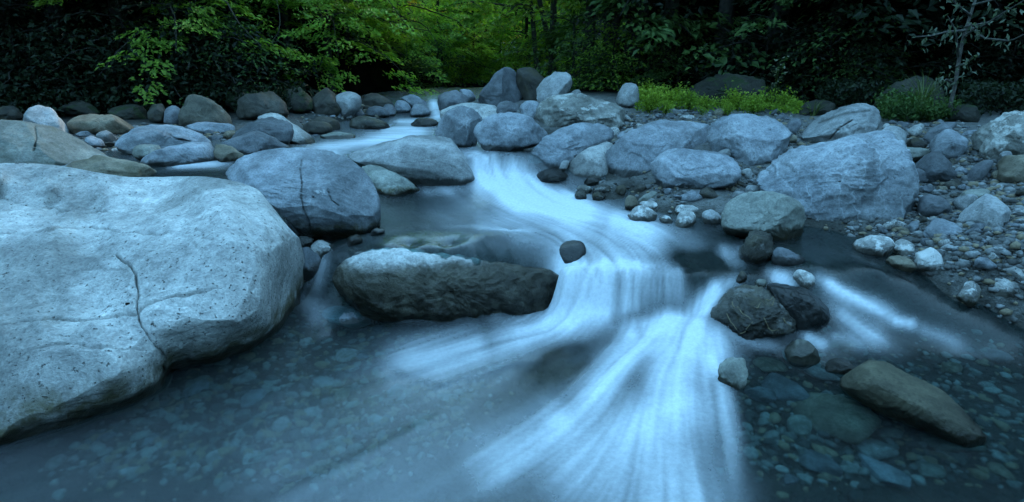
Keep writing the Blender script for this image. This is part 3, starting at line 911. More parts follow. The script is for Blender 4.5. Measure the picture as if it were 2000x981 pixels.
A('boulder', 'ridged blue boulder on the bank of the upper fall, its end in the water', 'blue', [(1026, 307), (1047, 281), (1079, 262), (1111, 246), (1156, 241), (1180, 250), (1196, 268), (1186, 284), (1160, 297), (1118, 308), (1095, 328), (1060, 336), (1035, 328)], lean=50, thick=.38, facets=9, rough=.05, ridged=True, wet=.08, base=(1060, 338), res=1.4)
A('rock', 'pale slanting slab between the ridged blue boulder and the big smooth one', 'pale', [(1104, 330), (1132, 304), (1167, 279), (1192, 274), (1207, 281), (1197, 312), (1182, 342), (1145, 354), (1112, 347)], lean=50, thick=.35, facets=8, soft=1, wet=.06, base=(1140, 354))
A('stone', 'small dark stone wedged at the lower end of the pale slanting slab', 'grey', [(1083, 324), (1092, 309), (1107, 305), (1113, 315), (1106, 330), (1090, 334)], base=(1095, 340))
A('rock', 'low dark wet rock where the upper fall meets the gravel', 'wet', [(1033, 354), (1050, 342), (1072, 330), (1098, 326), (1112, 338), (1102, 354), (1065, 362)], wet=.3)
A('stone', 'dark rounded stone on the waterline below the pale slab', 'dark', [(1138, 356), (1150, 345), (1168, 343), (1178, 352), (1174, 363), (1148, 365)], wet=.1)
A('boulder', 'big smooth blue boulder sloping to a dark wet foot, middle of the gravel bar', 'blue', [(1172, 332), (1188, 302), (1220, 278), (1248, 253), (1280, 238), (1320, 234), (1362, 237), (1386, 247), (1388, 264), (1372, 287), (1340, 302), (1295, 322), (1265, 352), (1230, 364), (1185, 357)], lean=50, thick=.42, facets=8, rough=.025, wet=.16, base=(1225, 366), res=1.6)
A('boulder', 'smooth rounded blue boulder with a dark foot on the gravel', 'blue', [(1265, 345), (1270, 325), (1290, 303), (1320, 292), (1360, 291), (1400, 300), (1440, 312), (1449, 330), (1446, 350), (1400, 368), (1340, 378), (1290, 374), (1268, 362)], lean=38, thick=.45, facets=7, rough=.02, wet=.07, base=(1340, 378), res=1.4)
A('boulder', 'blocky pale blue boulder behind the smooth rounded one', 'veined', [(1386, 277), (1391, 243), (1405, 229), (1434, 225), (1465, 227), (1504, 227), (1525, 243), (1543, 271), (1539, 293), (1518, 308), (1490, 330), (1451, 333), (1405, 308)], lean=40, thick=.45, facets=9, rough=.03, base=(1465, 335), res=1.4, ridged=True)
A('stone', 'pale stone leaning on the blocky pale blue boulder', 'grey', [(1398, 300), (1412, 292), (1427, 290), (1430, 302), (1418, 308), (1402, 308)], base=(1415, 318), push=.0)
A('rock', 'small dark block between the blocky boulder and the round grey one behind', 'slate', [(1532, 245), (1546, 230), (1566, 234), (1564, 252), (1540, 264)], soft=1, base=(1550, 275))
A('stone', 'round brownish stone in the dark gap below the small block', 'brown', [(1541, 268), (1548, 262), (1557, 266), (1558, 276), (1548, 279), (1542, 275)], base=(1550, 290))
A('boulder', 'rounded grey boulder with a grooved top at the edge of the grass', 'grey', [(1564, 282), (1567, 253), (1592, 225), (1624, 208), (1673, 201), (1706, 202), (1716, 215), (1723, 243), (1708, 264), (1652, 283), (1600, 288)], lean=36, thick=.48, facets=7, base=(1640, 290), cracks=[([(1600, 240), (1650, 222), (1700, 216)], 2.2), ([(1620, 272), (1640, 250), (1665, 235)], 1.2)], res=1.4)
A('boulder', 'largest pale blue boulder on the gravel bar, tilted and veined', 'veined', [(1462, 347), (1505, 322), (1550, 301), (1600, 284), (1645, 274), (1685, 261), (1715, 258), (1731, 268), (1747, 300), (1762, 335), (1778, 378), (1776, 420), (1760, 442), (1700, 457), (1640, 452), (1590, 438), (1555, 405), (1500, 372)], lean=42, thick=.40, facets=8, rough=.035, ridged=True, wet=.035, algae=.06, base=(1690, 457), res=1.8, soft=1)
A('rock', 'tan flat topped rock overhanging the stream in front of the largest boulder', 'olive', [(1409, 436), (1416, 405), (1437, 388), (1476, 379), (1511, 379), (1543, 384), (1560, 409), (1578, 432), (1569, 456), (1560, 477), (1538, 478), (1497, 462), (1440, 458)], lean=44, thick=.4, facets=7, rough=.04, wet=.10, algae=.12, base=(1500, 474), res=1.4)
A('rock', 'rough dark crusted rock at the water edge below the tan rock', 'wet', [(1444, 492), (1450, 470), (1470, 453), (1497, 451), (1509, 476), (1509, 513), (1476, 520), (1452, 508)], lean=25, rough=.09, ridged=True, wet=.05, facets=9)
A('rock', 'dark angular slab lying in the shallow inlet', 'slate', [(1504, 508), (1511, 483), (1529, 481), (1560, 497), (1580, 514), (1550, 522), (1515, 520)], soft=1, facets=9, wet=.06)
# rocks of the lower fall
A('rock', 'craggy brown wet rock with twigs, splitting the lower fall', 'wet', [(1395, 628), (1400, 597), (1420, 573), (1450, 560), (1480, 562), (1502, 576), (1522, 600), (1542, 625), (1562, 640), (1556, 664), (1525, 671), (1460, 660), (1413, 644)], lean=34, thick=.5, facets=6, rough=.085, ridged=True, wet=.04, res=1.8, strata=.05, planes=[((-.55, -.1, -.8), .5), ((.15, .8, -.6), .6), ((.6, -.3, -.7), .6)], soft=1)
A('rock', 'smooth dark wet rock beside the craggy one in the lower fall', 'slate', [(1490, 572), (1508, 551), (1533, 551), (1575, 570), (1610, 588), (1624, 614), (1615, 640), (1590, 647), (1560, 642), (1530, 615)], lean=42, thick=.4, facets=7, rough=.02, wet=.35, base=(1590, 652), res=1.4)
A('rock', 'mottled small rock parting the side rapid above the smooth dark rock', 'white', [(1546, 537), (1558, 525), (1576, 528), (1592, 545), (1591, 567), (1572, 568), (1555, 552)], lean=25, facets=9, soft=1, wet=.06)
A('stone', 'small dark upright stone in the rapid above the craggy rock', 'dark', [(1437, 547), (1444, 528), (1457, 530), (1462, 548), (1448, 556)], wet=.06)
A('stone', 'rounded greenish stone on top of the fall touching the craggy rock', 'olive', [(1470, 557), (1480, 545), (1495, 545), (1499, 558), (1487, 565), (1474, 564)], wet=.05)
A('rock', 'speckled tan stub of rock standing in the foam of the near pool', 'olive', [(1402, 732), (1407, 706), (1430, 698), (1456, 700), (1461, 730), (1452, 758), (1412, 764)], lean=28, facets=8, soft=1, rough=.06, wet=.04, algae=.06)
A('rock', 'mottled grey green rock below the smooth dark rock', 'olive', [(1530, 692), (1540, 669), (1565, 662), (1595, 680), (1603, 706), (1572, 718), (1540, 708)], wet=.12, facets=8)
A('stone', 'shiny black stone at the head of the long brown slab', 'wet', [(1608, 714), (1620, 698), (1650, 698), (1677, 712), (1665, 730), (1625, 732)], wet=.2, facets=9)
A('slab', 'long brown slab rising out of the dark near water, one end sunk', 'umber', [(1636, 748), (1660, 722), (1710, 701), (1780, 730), (1860, 768), (1890, 806), (1930, 862), (1880, 878), (1800, 855), (1720, 815), (1665, 780)], lean=34, thick=.40, p=3.4, facets=3, base=(1770, 850), wet=.17, ext=.05, push=.6, res=1.5, dz=-.09, cut=.85, planes=[((.42, .72, -.55), .34), ((-.3, -.55, -.8), .42)])
# stones along the gravel shore
A('stone', 'white mottled rock end of the row in the inlet, dark below', 'white', [(1661, 492), (1673, 473), (1694, 461), (1722, 458), (1744, 469), (1745, 493), (1722, 502), (1687, 503)], wet=.05, facets=8, res=1.3)
A('stone', 'mottled rock second in the row standing in the inlet', 'white', [(1742, 492), (1746, 470), (1764, 467), (1788, 482), (1785, 499), (1757, 505)], wet=.05, facets=8)
A('stone', 'white tilted rock with a sooty foot, third in the inlet row', 'white', [(1780, 509), (1792, 491), (1806, 481), (1828, 485), (1845, 504), (1848, 527), (1828, 539), (1797, 531)], wet=.05, facets=7, res=1.3)
A('stone', 'brown rounded rock half in water in front of the white inlet row', 'brown', [(1726, 513), (1740, 501), (1764, 499), (1785, 511), (1793, 527), (1768, 534), (1740, 525)], wet=.05)
A('stone', 'pointed grey stone on fine gravel behind the white tilted rock', 'grey', [(1831, 486), (1852, 476), (1880, 481), (1891, 488), (1863, 494)], facets=8)
A('slab', 'dark layered slab lying at the water edge below the white row', 'slate', [(1820, 552), (1863, 532), (1898, 529), (1914, 540), (1905, 555), (1863, 566)], lean=60, thick=.25, wet=.04, facets=8)
A('stone', 'round mottled tan stone beside the dark layered slab', 'white', [(1856, 582), (1870, 558), (1898, 548), (1917, 556), (1918, 576), (1898, 594), (1870, 594)], wet=.05, algae=.1, facets=7)
A('rock', 'white capped rock at the picture edge above the dark water', 'white', [(1919, 576), (1923, 543), (1951, 536), (1982, 543), (2012, 560), (2012, 588), (1961, 592)], wet=.08, facets=7, res=1.3)
A('stone', 'smooth pale oval stone behind the white capped rock', 'pale', [(1943, 526), (1958, 516), (2000, 518), (2020, 532), (2010, 548), (1975, 547)], facets=3)
A('stone', 'small grey stone between the white tilted rock and dark slab', 'grey', [(1848, 520), (1858, 511), (1872, 514), (1876, 526), (1862, 531)])
A('rock', 'dark angular block on gravel by the largest boulder', 'slate', [(1789, 407), (1797, 381), (1814, 379), (1842, 384), (1852, 402), (1859, 422), (1828, 425), (1800, 417)], soft=1, facets=10, lean=25)
A('rock', 'pyramid shaped grey rock alone on the open gravel', 'grey', [(1859, 436), (1898, 397), (1918, 379), (1932, 377), (1951, 388), (1968, 412), (1980, 436), (1961, 448), (1898, 444)], soft=1, facets=8, lean=40)
A('slab', 'flat bluish slab lying on gravel in front of the dark angular block', 'blue', [(1808, 450), (1817, 428), (1835, 425), (1863, 437), (1895, 456), (1873, 464), (1825, 458)], lean=62, thick=.25, facets=8)
A('stone', 'small bluish stone between the flat slab and the largest boulder', 'blue', [(1771, 452), (1775, 435), (1792, 431), (1797, 444), (1784, 457)], facets=8)
A('stone', 'greenish grey stone behind the pyramid shaped rock', 'olive', [(1868, 386), (1891, 372), (1926, 367), (1938, 377), (1919, 392), (1880, 397)], facets=8, base=(1900, 396))
A('slab', 'thin flat slab on gravel behind the greenish stone', 'slate', [(1866, 366), (1890, 357), (1930, 358), (1928, 368), (1885, 373)], lean=60, thick=.25)
A('slab', 'thin flat grey slab near the picture edge on the back gravel', 'grey', [(1930, 366), (1950, 357), (1990, 358), (2010, 366), (1980, 374), (1942, 373)], lean=60, thick=.25)
# rock pile on the far right
A('rock', 'wedge shaped dark slab with a pale sloping top in the rock pile', 'slate', [(1775, 322), (1799, 303), (1825, 294), (1834, 300), (1852, 318), (1868, 336), (1878, 356), (1850, 362), (1808, 340)], soft=1, facets=9, lean=30, base=(1850, 366))
A('rock', 'tan rock with a dark hollow beside the largest boulder', 'olive', [(1742, 303), (1754, 289), (1768, 287), (1805, 288), (1818, 297), (1800, 314), (1757, 318)], facets=7, base=(1775, 328))
A('rock', 'grey block behind the largest boulder, shaded below', 'grey', [(1720, 267), (1726, 246), (1747, 243), (1768, 260), (1772, 287), (1740, 302), (1724, 292)], soft=1, facets=8, base=(1745, 312))
A('stone', 'pale tan stone under the grass at the head of the rock pile', 'pale', [(1770, 262), (1782, 246), (1803, 240), (1807, 251), (1790, 266)], facets=8, base=(1785, 272))
A('stone', 'tiny white stone beside the grooved grey boulder', 'white', [(1723, 247), (1730, 241), (1738, 242), (1736, 249), (1727, 251)])
A('slab', 'long thin dark slab leaning up to the right in the rock pile', 'slate', [(1798, 270), (1815, 252), (1832, 244), (1866, 236), (1871, 242), (1849, 262), (1814, 280)], soft=1, facets=8, thick=.3, base=(1812, 284))
A('rock', 'blue wedge shaped rock in the middle of the rock pile', 'blue', [(1813, 283), (1822, 268), (1840, 258), (1859, 251), (1880, 264), (1895, 271), (1888, 296), (1865, 314), (1836, 307)], soft=1, facets=9, base=(1850, 322))
A('stone', 'dark rounded stone under the long thin dark slab', 'dark', [(1770, 284), (1775, 273), (1792, 268), (1812, 276), (1812, 288), (1788, 292)], base=(1790, 300))
A('boulder', 'large layered brown boulder at the picture edge beneath the forest', 'craggy', [(1894, 292), (1898, 270), (1912, 254), (1933, 239), (1968, 220), (2020, 210), (2070, 240), (2050, 310), (1960, 316), (1905, 308)], lean=42, thick=.45, facets=8, rough=.07, ridged=True, base=(1950, 322), res=1.6)
A('rock', 'smooth dark leaning stone below the large layered boulder', 'slate', [(1880, 356), (1890, 338), (1908, 320), (1930, 310), (1946, 316), (1930, 340), (1912, 356)], facets=6, base=(1895, 362))
A('rock', 'dark brown boulder at the picture edge below the layered one', 'brown', [(1942, 328), (1952, 314), (1968, 306), (2010, 296), (2040, 330), (2020, 358), (1965, 354)], facets=7, base=(1975, 362))
A('stone', 'grey stone perched between the layered boulder and the brown one', 'grey', [(1950, 308), (1956, 297), (1972, 294), (1980, 304), (1966, 312)], base=(1962, 340), push=.8)
A('rock', 'dark flat stone in the shaded gap behind the blue slab', 'slate', [(1757, 342), (1768, 330), (1790, 326), (1812, 334), (1822, 346), (1790, 358), (1762, 356)], facets=7, base=(1785, 362))
A('stone', 'bluish chip of rock below the wedge shaped slab in the pile', 'blue', [(1862, 334), (1872, 327), (1890, 330), (1892, 338), (1874, 343)], base=(1875, 347))
A('stone', 'brown rounded stone below the tan hollow rock', 'brown', [(1752, 316), (1760, 309), (1772, 312), (1776, 324), (1758, 328)], base=(1762, 336))
# small stones where the gravel meets the main current
A('stone', 'white mottled rock on the edge of the main current', 'white', [(1223, 421), (1237, 407), (1255, 400), (1272, 408), (1288, 423), (1262, 434), (1235, 430)], wet=.03, facets=7, res=1.3)
A('stone', 'brown upright stone beside the white mottled rock at the current', 'brown', [(1219, 406), (1221, 386), (1231, 380), (1240, 384), (1247, 397), (1243, 410), (1228, 412)], lean=15, facets=7)
A('stone', 'flat pointed tan stone behind the white mottled rock', 'olive', [(1244, 390), (1262, 381), (1280, 372), (1288, 380), (1281, 391), (1256, 396)], soft=1, facets=8)
A('stone', 'wet tan stone directly behind the white mottled rock', 'white', [(1248, 398), (1262, 391), (1282, 396), (1287, 406), (1270, 413), (1250, 409)], wet=.03)
A('stone', 'round whitish stone with a dark wet base at the shore', 'white', [(1318, 434), (1325, 416), (1343, 410), (1360, 422), (1358, 440), (1340, 446), (1324, 444)], wet=.04)
A('stone', 'pale stone tucked behind the round whitish one', 'white', [(1315, 410), (1328, 400), (1350, 399), (1367, 408), (1366, 420), (1340, 422)], wet=.02)
A('stone', 'square bluish stone against the tan overhanging rock', 'grey', [(1369, 428), (1373, 413), (1390, 410), (1412, 411), (1412, 432), (1390, 440)], soft=1, facets=8)
A('stone', 'low grey stone in the shallows between whitish shore stones', 'white', [(1285, 428), (1295, 420), (1310, 424), (1316, 433), (1300, 438)], wet=.03)
for lab, pts in (('dark crusted stone at the outer end of the wet cluster in the shallows', [(1122, 379), (1130, 371), (1142, 374), (1148, 388), (1136, 392), (1125, 388)]),
                 ('white flecked crusted stone in the wet cluster below the upper fall', [(1125, 370), (1135, 361), (1150, 362), (1157, 372), (1148, 380), (1132, 379)]),
                 ('dark square stone at the back of the wet cluster', [(1158, 370), (1168, 361), (1190, 361), (1194, 374), (1178, 380), (1162, 377)]),
                 ('round black stone at the front of the wet cluster', [(1156, 386), (1162, 375), (1178, 374), (1184, 386), (1172, 393), (1158, 392)])):
    A('stone', lab, 'craggy' if 'white' in lab else 'wet', pts, wet=.05, facets=7, rough=.07, ridged=True)
A('stone', 'brown stone under the big smooth boulder, near the wet cluster', 'dark', [(1201, 376), (1206, 364), (1218, 360), (1224, 366), (1222, 378), (1208, 381)])
A('stone', 'dark stone at the foot of the smooth rounded boulder', 'dark', [(1240, 374), (1248, 361), (1260, 360), (1266, 370), (1258, 378), (1244, 378)])
A('stone', 'pale round stone on gravel between two blue boulders', 'pale', [(1446, 342), (1450, 331), (1462, 328), (1470, 336), (1464, 345), (1452, 346)])
A('stone', 'grey oval stone on the gravel slope beside the largest boulder', 'grey', [(1454, 370), (1462, 362), (1482, 364), (1488, 374), (1472, 380), (1456, 378)])
A('stone', 'flat grey stone on the gravel below the rounded blue boulder', 'grey', [(1425, 384), (1440, 372), (1458, 374), (1464, 384), (1445, 392)])
# left bank
A('boulder', 'wide tapering olive boulder at the picture edge with a hollow below', 'olive', [(-60, 232), (0, 231), (40, 236), (72, 243), (115, 253), (158, 272), (197, 292), (238, 316), (200, 328), (100, 336), (-60, 336)], lean=48, thick=.35, facets=6, rough=.02, base=(90, 342), res=1.5, cracks=[([(68, 246), (72, 270), (66, 295)], 1.2)])
A('rock', 'pointed grey block behind the wide olive boulder', 'grey', [(48, 240), (56, 213), (67, 201), (84, 206), (105, 222), (120, 236), (128, 250), (140, 266), (90, 268), (55, 262)], soft=1, facets=8, lean=25, base=(95, 275))
A('boulder', 'low flat dark boulder with a pale end under the left trees', 'brown', [(126, 248), (137, 226), (162, 222), (211, 225), (232, 230), (253, 241), (270, 253), (246, 264), (150, 262)], facets=7, lean=30, base=(195, 266))
A('boulder', 'rough domed boulder with lichen at the left forest edge', 'shade', [(352, 242), (355, 206), (364, 184), (383, 183), (408, 195), (430, 214), (447, 230), (456, 244), (400, 252), (355, 252)], facets=7, lean=32, rough=.05, base=(400, 252), res=1.3)
A('rock', 'smooth grey roundish rock next to the rough domed boulder', 'slate', [(318, 233), (320, 214), (334, 206), (348, 207), (358, 218), (358, 234), (338, 245), (321, 242)], facets=6, base=(338, 246))
A('rock', 'dark brown block under the left trees beside a round grey rock', 'dark', [(286, 226), (292, 208), (306, 202), (322, 204), (325, 235), (300, 240)], facets=7, base=(305, 243), push=.7)
A('boulder', 'broad pale blue boulder sloping like a turtle back, left bank', 'blue', [(221, 284), (239, 262), (267, 248), (302, 241), (338, 243), (373, 251), (398, 264), (414, 278), (400, 294), (320, 300), (240, 300)], lean=52, thick=.4, facets=7, rough=.025, base=(300, 300), res=1.4, cracks=[([(330, 262), (345, 272), (372, 276)], 1.2)])
A('slab', 'flat pale slab behind the turtle back boulder', 'blue', [(364, 248), (373, 239), (415, 237), (457, 241), (460, 258), (415, 262)], lean=55, thick=.3, base=(415, 262))
A('boulder', 'rough dark blue boulder with a chipped top on the left bank', 'slate', [(448, 264), (454, 246), (471, 239), (506, 230), (538, 229), (563, 239), (573, 253), (567, 278), (548, 288), (490, 284), (452, 275)], facets=8, rough=.05, ridged=True, lean=35, base=(520, 288), res=1.3)
A('boulder', 'smooth pale boulder tapering to the water behind the rough dark one', 'pale', [(500, 232), (512, 224), (530, 220), (549, 225), (573, 243), (598, 258), (622, 272), (595, 284), (528, 284)], lean=42, facets=6, base=(590, 284), push=.9)
A('slab', 'pointed slab with a pale ridge in front of the rough dark boulder', 'slate', [(432, 279), (454, 267), (485, 258), (503, 258), (521, 265), (556, 280), (580, 291), (550, 299), (468, 303), (436, 293)], lean=45, facets=7, soft=1, base=(500, 303), wet=.04)
A('boulder', 'low pale boulder with a white waterline rim on the upper pool', 'blue', [(271, 320), (292, 300), (324, 288), (366, 281), (394, 276), (415, 281), (427, 300), (426, 320), (352, 326), (280, 325)], lean=50, facets=7, base=(350, 324), wet=.02)
A('rock', 'brownish rock adjoining the low pale boulder at the upper pool', 'brown', [(416, 284), (433, 281), (454, 290), (484, 306), (461, 316), (420, 320)], lean=45, facets=8, base=(450, 318))
A('rock', 'small tan rock with grass blades in front of the turtle back boulder', 'olive', [(256, 305), (264, 287), (281, 280), (302, 285), (318, 292), (300, 308), (270, 315)], facets=8, base=(275, 318))
A('rock', 'brown low rock lying behind the huge cracked boulder at the pool', 'brown', [(100, 328), (150, 312), (175, 307), (200, 308), (246, 317), (278, 329), (302, 341), (318, 352), (260, 360), (170, 356), (105, 345)], lean=52, thick=.35, facets=7, rough=.05, base=(270, 362), wet=.03)
A('stone', 'flat pale pebble beside the brown low rock', 'blue', [(104, 324), (125, 314), (148, 318), (150, 330), (110, 334)], lean=55, base=(125, 345))
A('stone', 'dark angular stone with a pale top on the left pebbles', 'grey', [(184, 264), (192, 254), (208, 253), (226, 268), (230, 279), (200, 279)], soft=1, facets=8, base=(205, 282))
A('stone', 'lilac flat stone on the left pebbles', 'blue', [(164, 270), (180, 264), (200, 274), (206, 286), (190, 290), (170, 280)], facets=7, base=(188, 292))
A('stone', 'reddish stone among the left pebbles under the flat dark boulder', 'brown', [(155, 256), (165, 248), (178, 250), (178, 262), (160, 264)], base=(166, 266))
A('rock', 'mossy dark boulder among roots under the left trees', 'moss', [(558, 199), (565, 174), (580, 168), (598, 179), (613, 195), (600, 222), (563, 220)], facets=8, base=(585, 226))
A('boulder', 'round pale green boulder on the far bend of the left bank', 'grey', [(652, 212), (655, 190), (664, 180), (689, 179), (703, 186), (707, 200), (699, 217), (682, 227), (659, 224)], facets=2, rough=.015, lean=25, base=(680, 234))
A('rock', 'dark crusted rock left of the round pale green boulder', 'dark', [(602, 216), (612, 190), (636, 171), (662, 176), (672, 200), (660, 230), (618, 232)], facets=8, rough=.06, ridged=True, base=(640, 238), push=.9)
A('rock', 'low dark wet rock at the head of the upper pool', 'wet', [(680, 236), (703, 225), (731, 227), (755, 239), (766, 251), (720, 255), (684, 252)], facets=8, base=(720, 254))
A('rock', 'dark stone split in two under the far left bank', 'slate', [(714, 219), (725, 208), (735, 206), (752, 212), (766, 226), (750, 231), (722, 226)], facets=8, base=(742, 232))
A('stone', 'small shaded boulder just left of the far pebbles', 'slate', [(745, 213), (755, 202), (768, 205), (775, 218), (765, 226), (750, 222)], base=(762, 230), push=.8)
A('stone', 'whitish stone beside the far little fall', 'blue', [(770, 203), (778, 194), (795, 198), (805, 212), (792, 220), (773, 216)], base=(790, 224))
A('stone', 'pale round stone right under the far little fall', 'blue', [(800, 216), (810, 204), (826, 202), (838, 212), (843, 225), (820, 229), (803, 226)], base=(822, 231))
A('rock', 'tilted blue rock above the pale round stone at the far fall', 'blue', [(779, 193), (790, 186), (808, 186), (824, 193), (836, 204), (844, 216), (825, 210), (800, 206)], facets=7, base=(815, 222), push=1.2)
A('rock', 'dark low rock in the rapid below the far little fall', 'wet', [(797, 245), (812, 234), (830, 230), (852, 232), (858, 243), (830, 250)], wet=.2, base=(828, 249))
A('boulder', 'dark grey boulder right of the far little fall', 'slate', [(854, 206), (857, 184), (868, 178), (885, 177), (903, 179), (917, 191), (912, 204), (875, 220), (857, 220)], facets=8, base=(872, 228))
A('rock', 'smooth bluish rock behind the dark grey boulder upstream', 'blue', [(895, 178), (904, 174), (916, 176), (929, 185), (927, 195), (908, 196)], base=(912, 206), push=1.2)
A('stone', 'flat pale stone between the dark grey boulder and ridged boulder', 'blue', [(870, 204), (882, 199), (900, 200), (906, 208), (888, 213), (874, 212)], base=(890, 220))
A('rock', 'low flat pale rock at the waterline of the far pool', 'olive', [(625, 266), (645, 259), (672, 257), (690, 262), (697, 270), (660, 274), (630, 273)], lean=60, thick=.3, base=(660, 272))
A('rock', 'dark broken rock on the far left shore', 'dark', [(585, 248), (605, 236), (640, 238), (655, 252), (640, 262), (600, 264)], facets=8, base=(622, 264))
# between the huge boulder and the middle pool
A('stone', 'grey angular stone squeezed between the two big left boulders', 'blue', [(556, 432), (570, 418), (592, 420), (604, 440), (610, 460), (592, 466), (570, 452)], soft=1, base=(600, 470))
A('stone', 'pale angular stone below the squeezed grey one', 'pale', [(578, 472), (592, 458), (608, 456), (617, 464), (608, 478), (590, 484)], soft=1, base=(600, 492))
A('stone', 'white round stone in the gap beside the central rock', 'white', [(604, 484), (614, 470), (634, 467), (648, 478), (646, 494), (630, 504), (612, 500)], wet=.04, base=(628, 504))
A('stone', 'dark pointed stone in the gap against the huge boulder', 'slate', [(582, 500), (594, 480), (606, 484), (620, 500), (634, 518), (630, 542), (606, 550), (588, 536)], soft=1, facets=8, wet=.12, base=(610, 550))
A('stone', 'small black wet stone beside the rounded pale blue boulder', 'wet', [(675, 473), (684, 461), (698, 457), (709, 465), (707, 477), (688, 482)], wet=.1)
A('stone', 'small blue stone just breaking the middle pool surface', 'slate', [(722, 456), (732, 446), (746, 445), (754, 452), (744, 460), (728, 461)], wet=.1)
A('slab', 'blue slab just awash in the near pool below the central rock', 'blue', [(625, 614), (640, 600), (680, 597), (716, 598), (733, 611), (722, 632), (690, 642), (645, 634)], lean=66, thick=.2, soft=1, base=(680, 640), dz=-.03)
# forest edge boulders
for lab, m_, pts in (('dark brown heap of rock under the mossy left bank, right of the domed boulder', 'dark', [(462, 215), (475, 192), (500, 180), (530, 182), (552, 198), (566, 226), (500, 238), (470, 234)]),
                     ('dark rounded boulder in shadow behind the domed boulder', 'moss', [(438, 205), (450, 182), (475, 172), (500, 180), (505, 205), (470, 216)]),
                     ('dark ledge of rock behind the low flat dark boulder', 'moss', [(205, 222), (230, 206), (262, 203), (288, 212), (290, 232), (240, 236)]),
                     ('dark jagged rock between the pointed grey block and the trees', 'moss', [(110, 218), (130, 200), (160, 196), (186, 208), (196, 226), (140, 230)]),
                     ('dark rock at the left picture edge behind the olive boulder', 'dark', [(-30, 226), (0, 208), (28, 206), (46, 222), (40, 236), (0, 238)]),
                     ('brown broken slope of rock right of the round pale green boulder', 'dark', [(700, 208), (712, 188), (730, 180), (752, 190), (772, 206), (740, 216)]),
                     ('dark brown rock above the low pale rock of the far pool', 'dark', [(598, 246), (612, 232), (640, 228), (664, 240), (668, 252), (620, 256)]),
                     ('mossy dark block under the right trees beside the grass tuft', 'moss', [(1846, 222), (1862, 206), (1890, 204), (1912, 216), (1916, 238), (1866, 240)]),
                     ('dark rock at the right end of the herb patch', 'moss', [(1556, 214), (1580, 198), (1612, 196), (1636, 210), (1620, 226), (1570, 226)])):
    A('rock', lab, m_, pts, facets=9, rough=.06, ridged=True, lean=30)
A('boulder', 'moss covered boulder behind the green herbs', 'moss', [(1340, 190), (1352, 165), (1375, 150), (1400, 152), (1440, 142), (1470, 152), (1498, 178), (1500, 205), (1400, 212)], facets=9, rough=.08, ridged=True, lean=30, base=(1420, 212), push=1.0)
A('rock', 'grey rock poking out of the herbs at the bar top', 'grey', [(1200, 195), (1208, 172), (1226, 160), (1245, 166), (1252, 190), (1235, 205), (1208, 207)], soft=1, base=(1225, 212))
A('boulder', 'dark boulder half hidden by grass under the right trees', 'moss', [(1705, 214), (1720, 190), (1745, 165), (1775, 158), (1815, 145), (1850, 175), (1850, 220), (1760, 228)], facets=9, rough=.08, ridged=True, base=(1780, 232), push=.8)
A('stone', 'pale stone among the herbs', 'slate', [(1462, 205), (1470, 197), (1484, 198), (1488, 206), (1472, 211)])
# ------------------------------------------------------------------ loose stones
def ico(sub):
    import bmesh
    bm = bmesh.new()
    bmesh.ops.create_icosphere(bm, subdivisions=sub, radius=1)
    v = np.array([x.co[:] for x in bm.verts])
    f = np.array([[x.index for x in t.verts] for t in bm.faces])
    bm.free()
    return v, f


ICO1, ICO2, ICO3 = ico(1), ico(2), ico(3)


def pebble_shape(base, r, flat=0.55):
    v, f = base
    v = v.copy()
    for _ in range(9):
        n = r.normal(size=3)
        n /= np.linalg.norm(n)
        o = r.uniform(0.48, 0.85)
        v -= np.maximum(v @ n - o, 0)[:, None] * n * 0.9
    v *= 1 + 0.18 * fbm(v * 1.4 + r.uniform(-30, 30, 3), 2)[:, None]
    return v * np.array([1.15, 0.85, flat * r.uniform(0.8, 1.25)]), f


def covered(u, v):
    for pts, _ in ROCK_OUTLINES:
        if pts[:, 0].min() < u < pts[:, 0].max() and pts[:, 1].min() < v < pts[:, 1].max() and inside(np.array([u]), np.array([v]), pts)[0]:
            return True
    return False


DRY = [np.array(p, float) for p in (
    [(1180, 352), (1300, 405), (1440, 372), (1560, 425), (1700, 472), (1800, 505), (1900, 560), (2020, 600), (2020, 350), (1880, 335), (1760, 300), (1700, 290), (1560, 300), (1450, 330), (1260, 365)],
    [(1190, 250), (1240, 225), (1320, 212), (1450, 222), (1560, 228), (1570, 262), (1540, 300), (1400, 240), (1260, 250), (1200, 290), (1150, 300), (1190, 262)],
    [(1730, 240), (1830, 240), (1890, 250), (1990, 350), (1880, 352), (1760, 330)],
    [(140, 258), (250, 250), (360, 245), (470, 258), (440, 285), (300, 310), (250, 318), (190, 290)],
    [(590, 235), (700, 215), (780, 195), (850, 190), (840, 232), (760, 246), (700, 256), (620, 275)])]
DRY_WIDE = DRY + [np.array(p, float) for p in ([(1990, 330), (2500, 280), (2700, 420), (2500, 640), (2020, 600)], [(-420, 290), (0, 236), (60, 240), (-60, 330), (-420, 360)])]
SUNK = [np.array(p, float) for p in (
    [(560, 640), (700, 625), (900, 650), (1000, 720), (900, 900), (700, 980), (100, 980), (250, 830), (400, 745)],
    [(1440, 700), (1600, 680), (1900, 680), (2000, 720), (2000, 980), (1420, 980)])]


def pick(r, polys, weights):
    while True:
        P = polys[r.choice(len(polys), p=weights)]
        u, v = r.uniform(P[:, 0].min(), P[:, 0].max()), r.uniform(P[:, 1].min(), P[:, 1].max())
        if inside(np.array([u]), np.array([v]), P)[0]:
            return u, v


def ground_hit(u, v):
    d = ray(u, v)
    t = np.geomspace(0.9, 40, 500)
    p = CAM + d[None] * t[:, None]
    k = np.argmax(p[:, 2] < ground_z(p[:, 0], p[:, 1], False))
    return p[max(k, 1)]


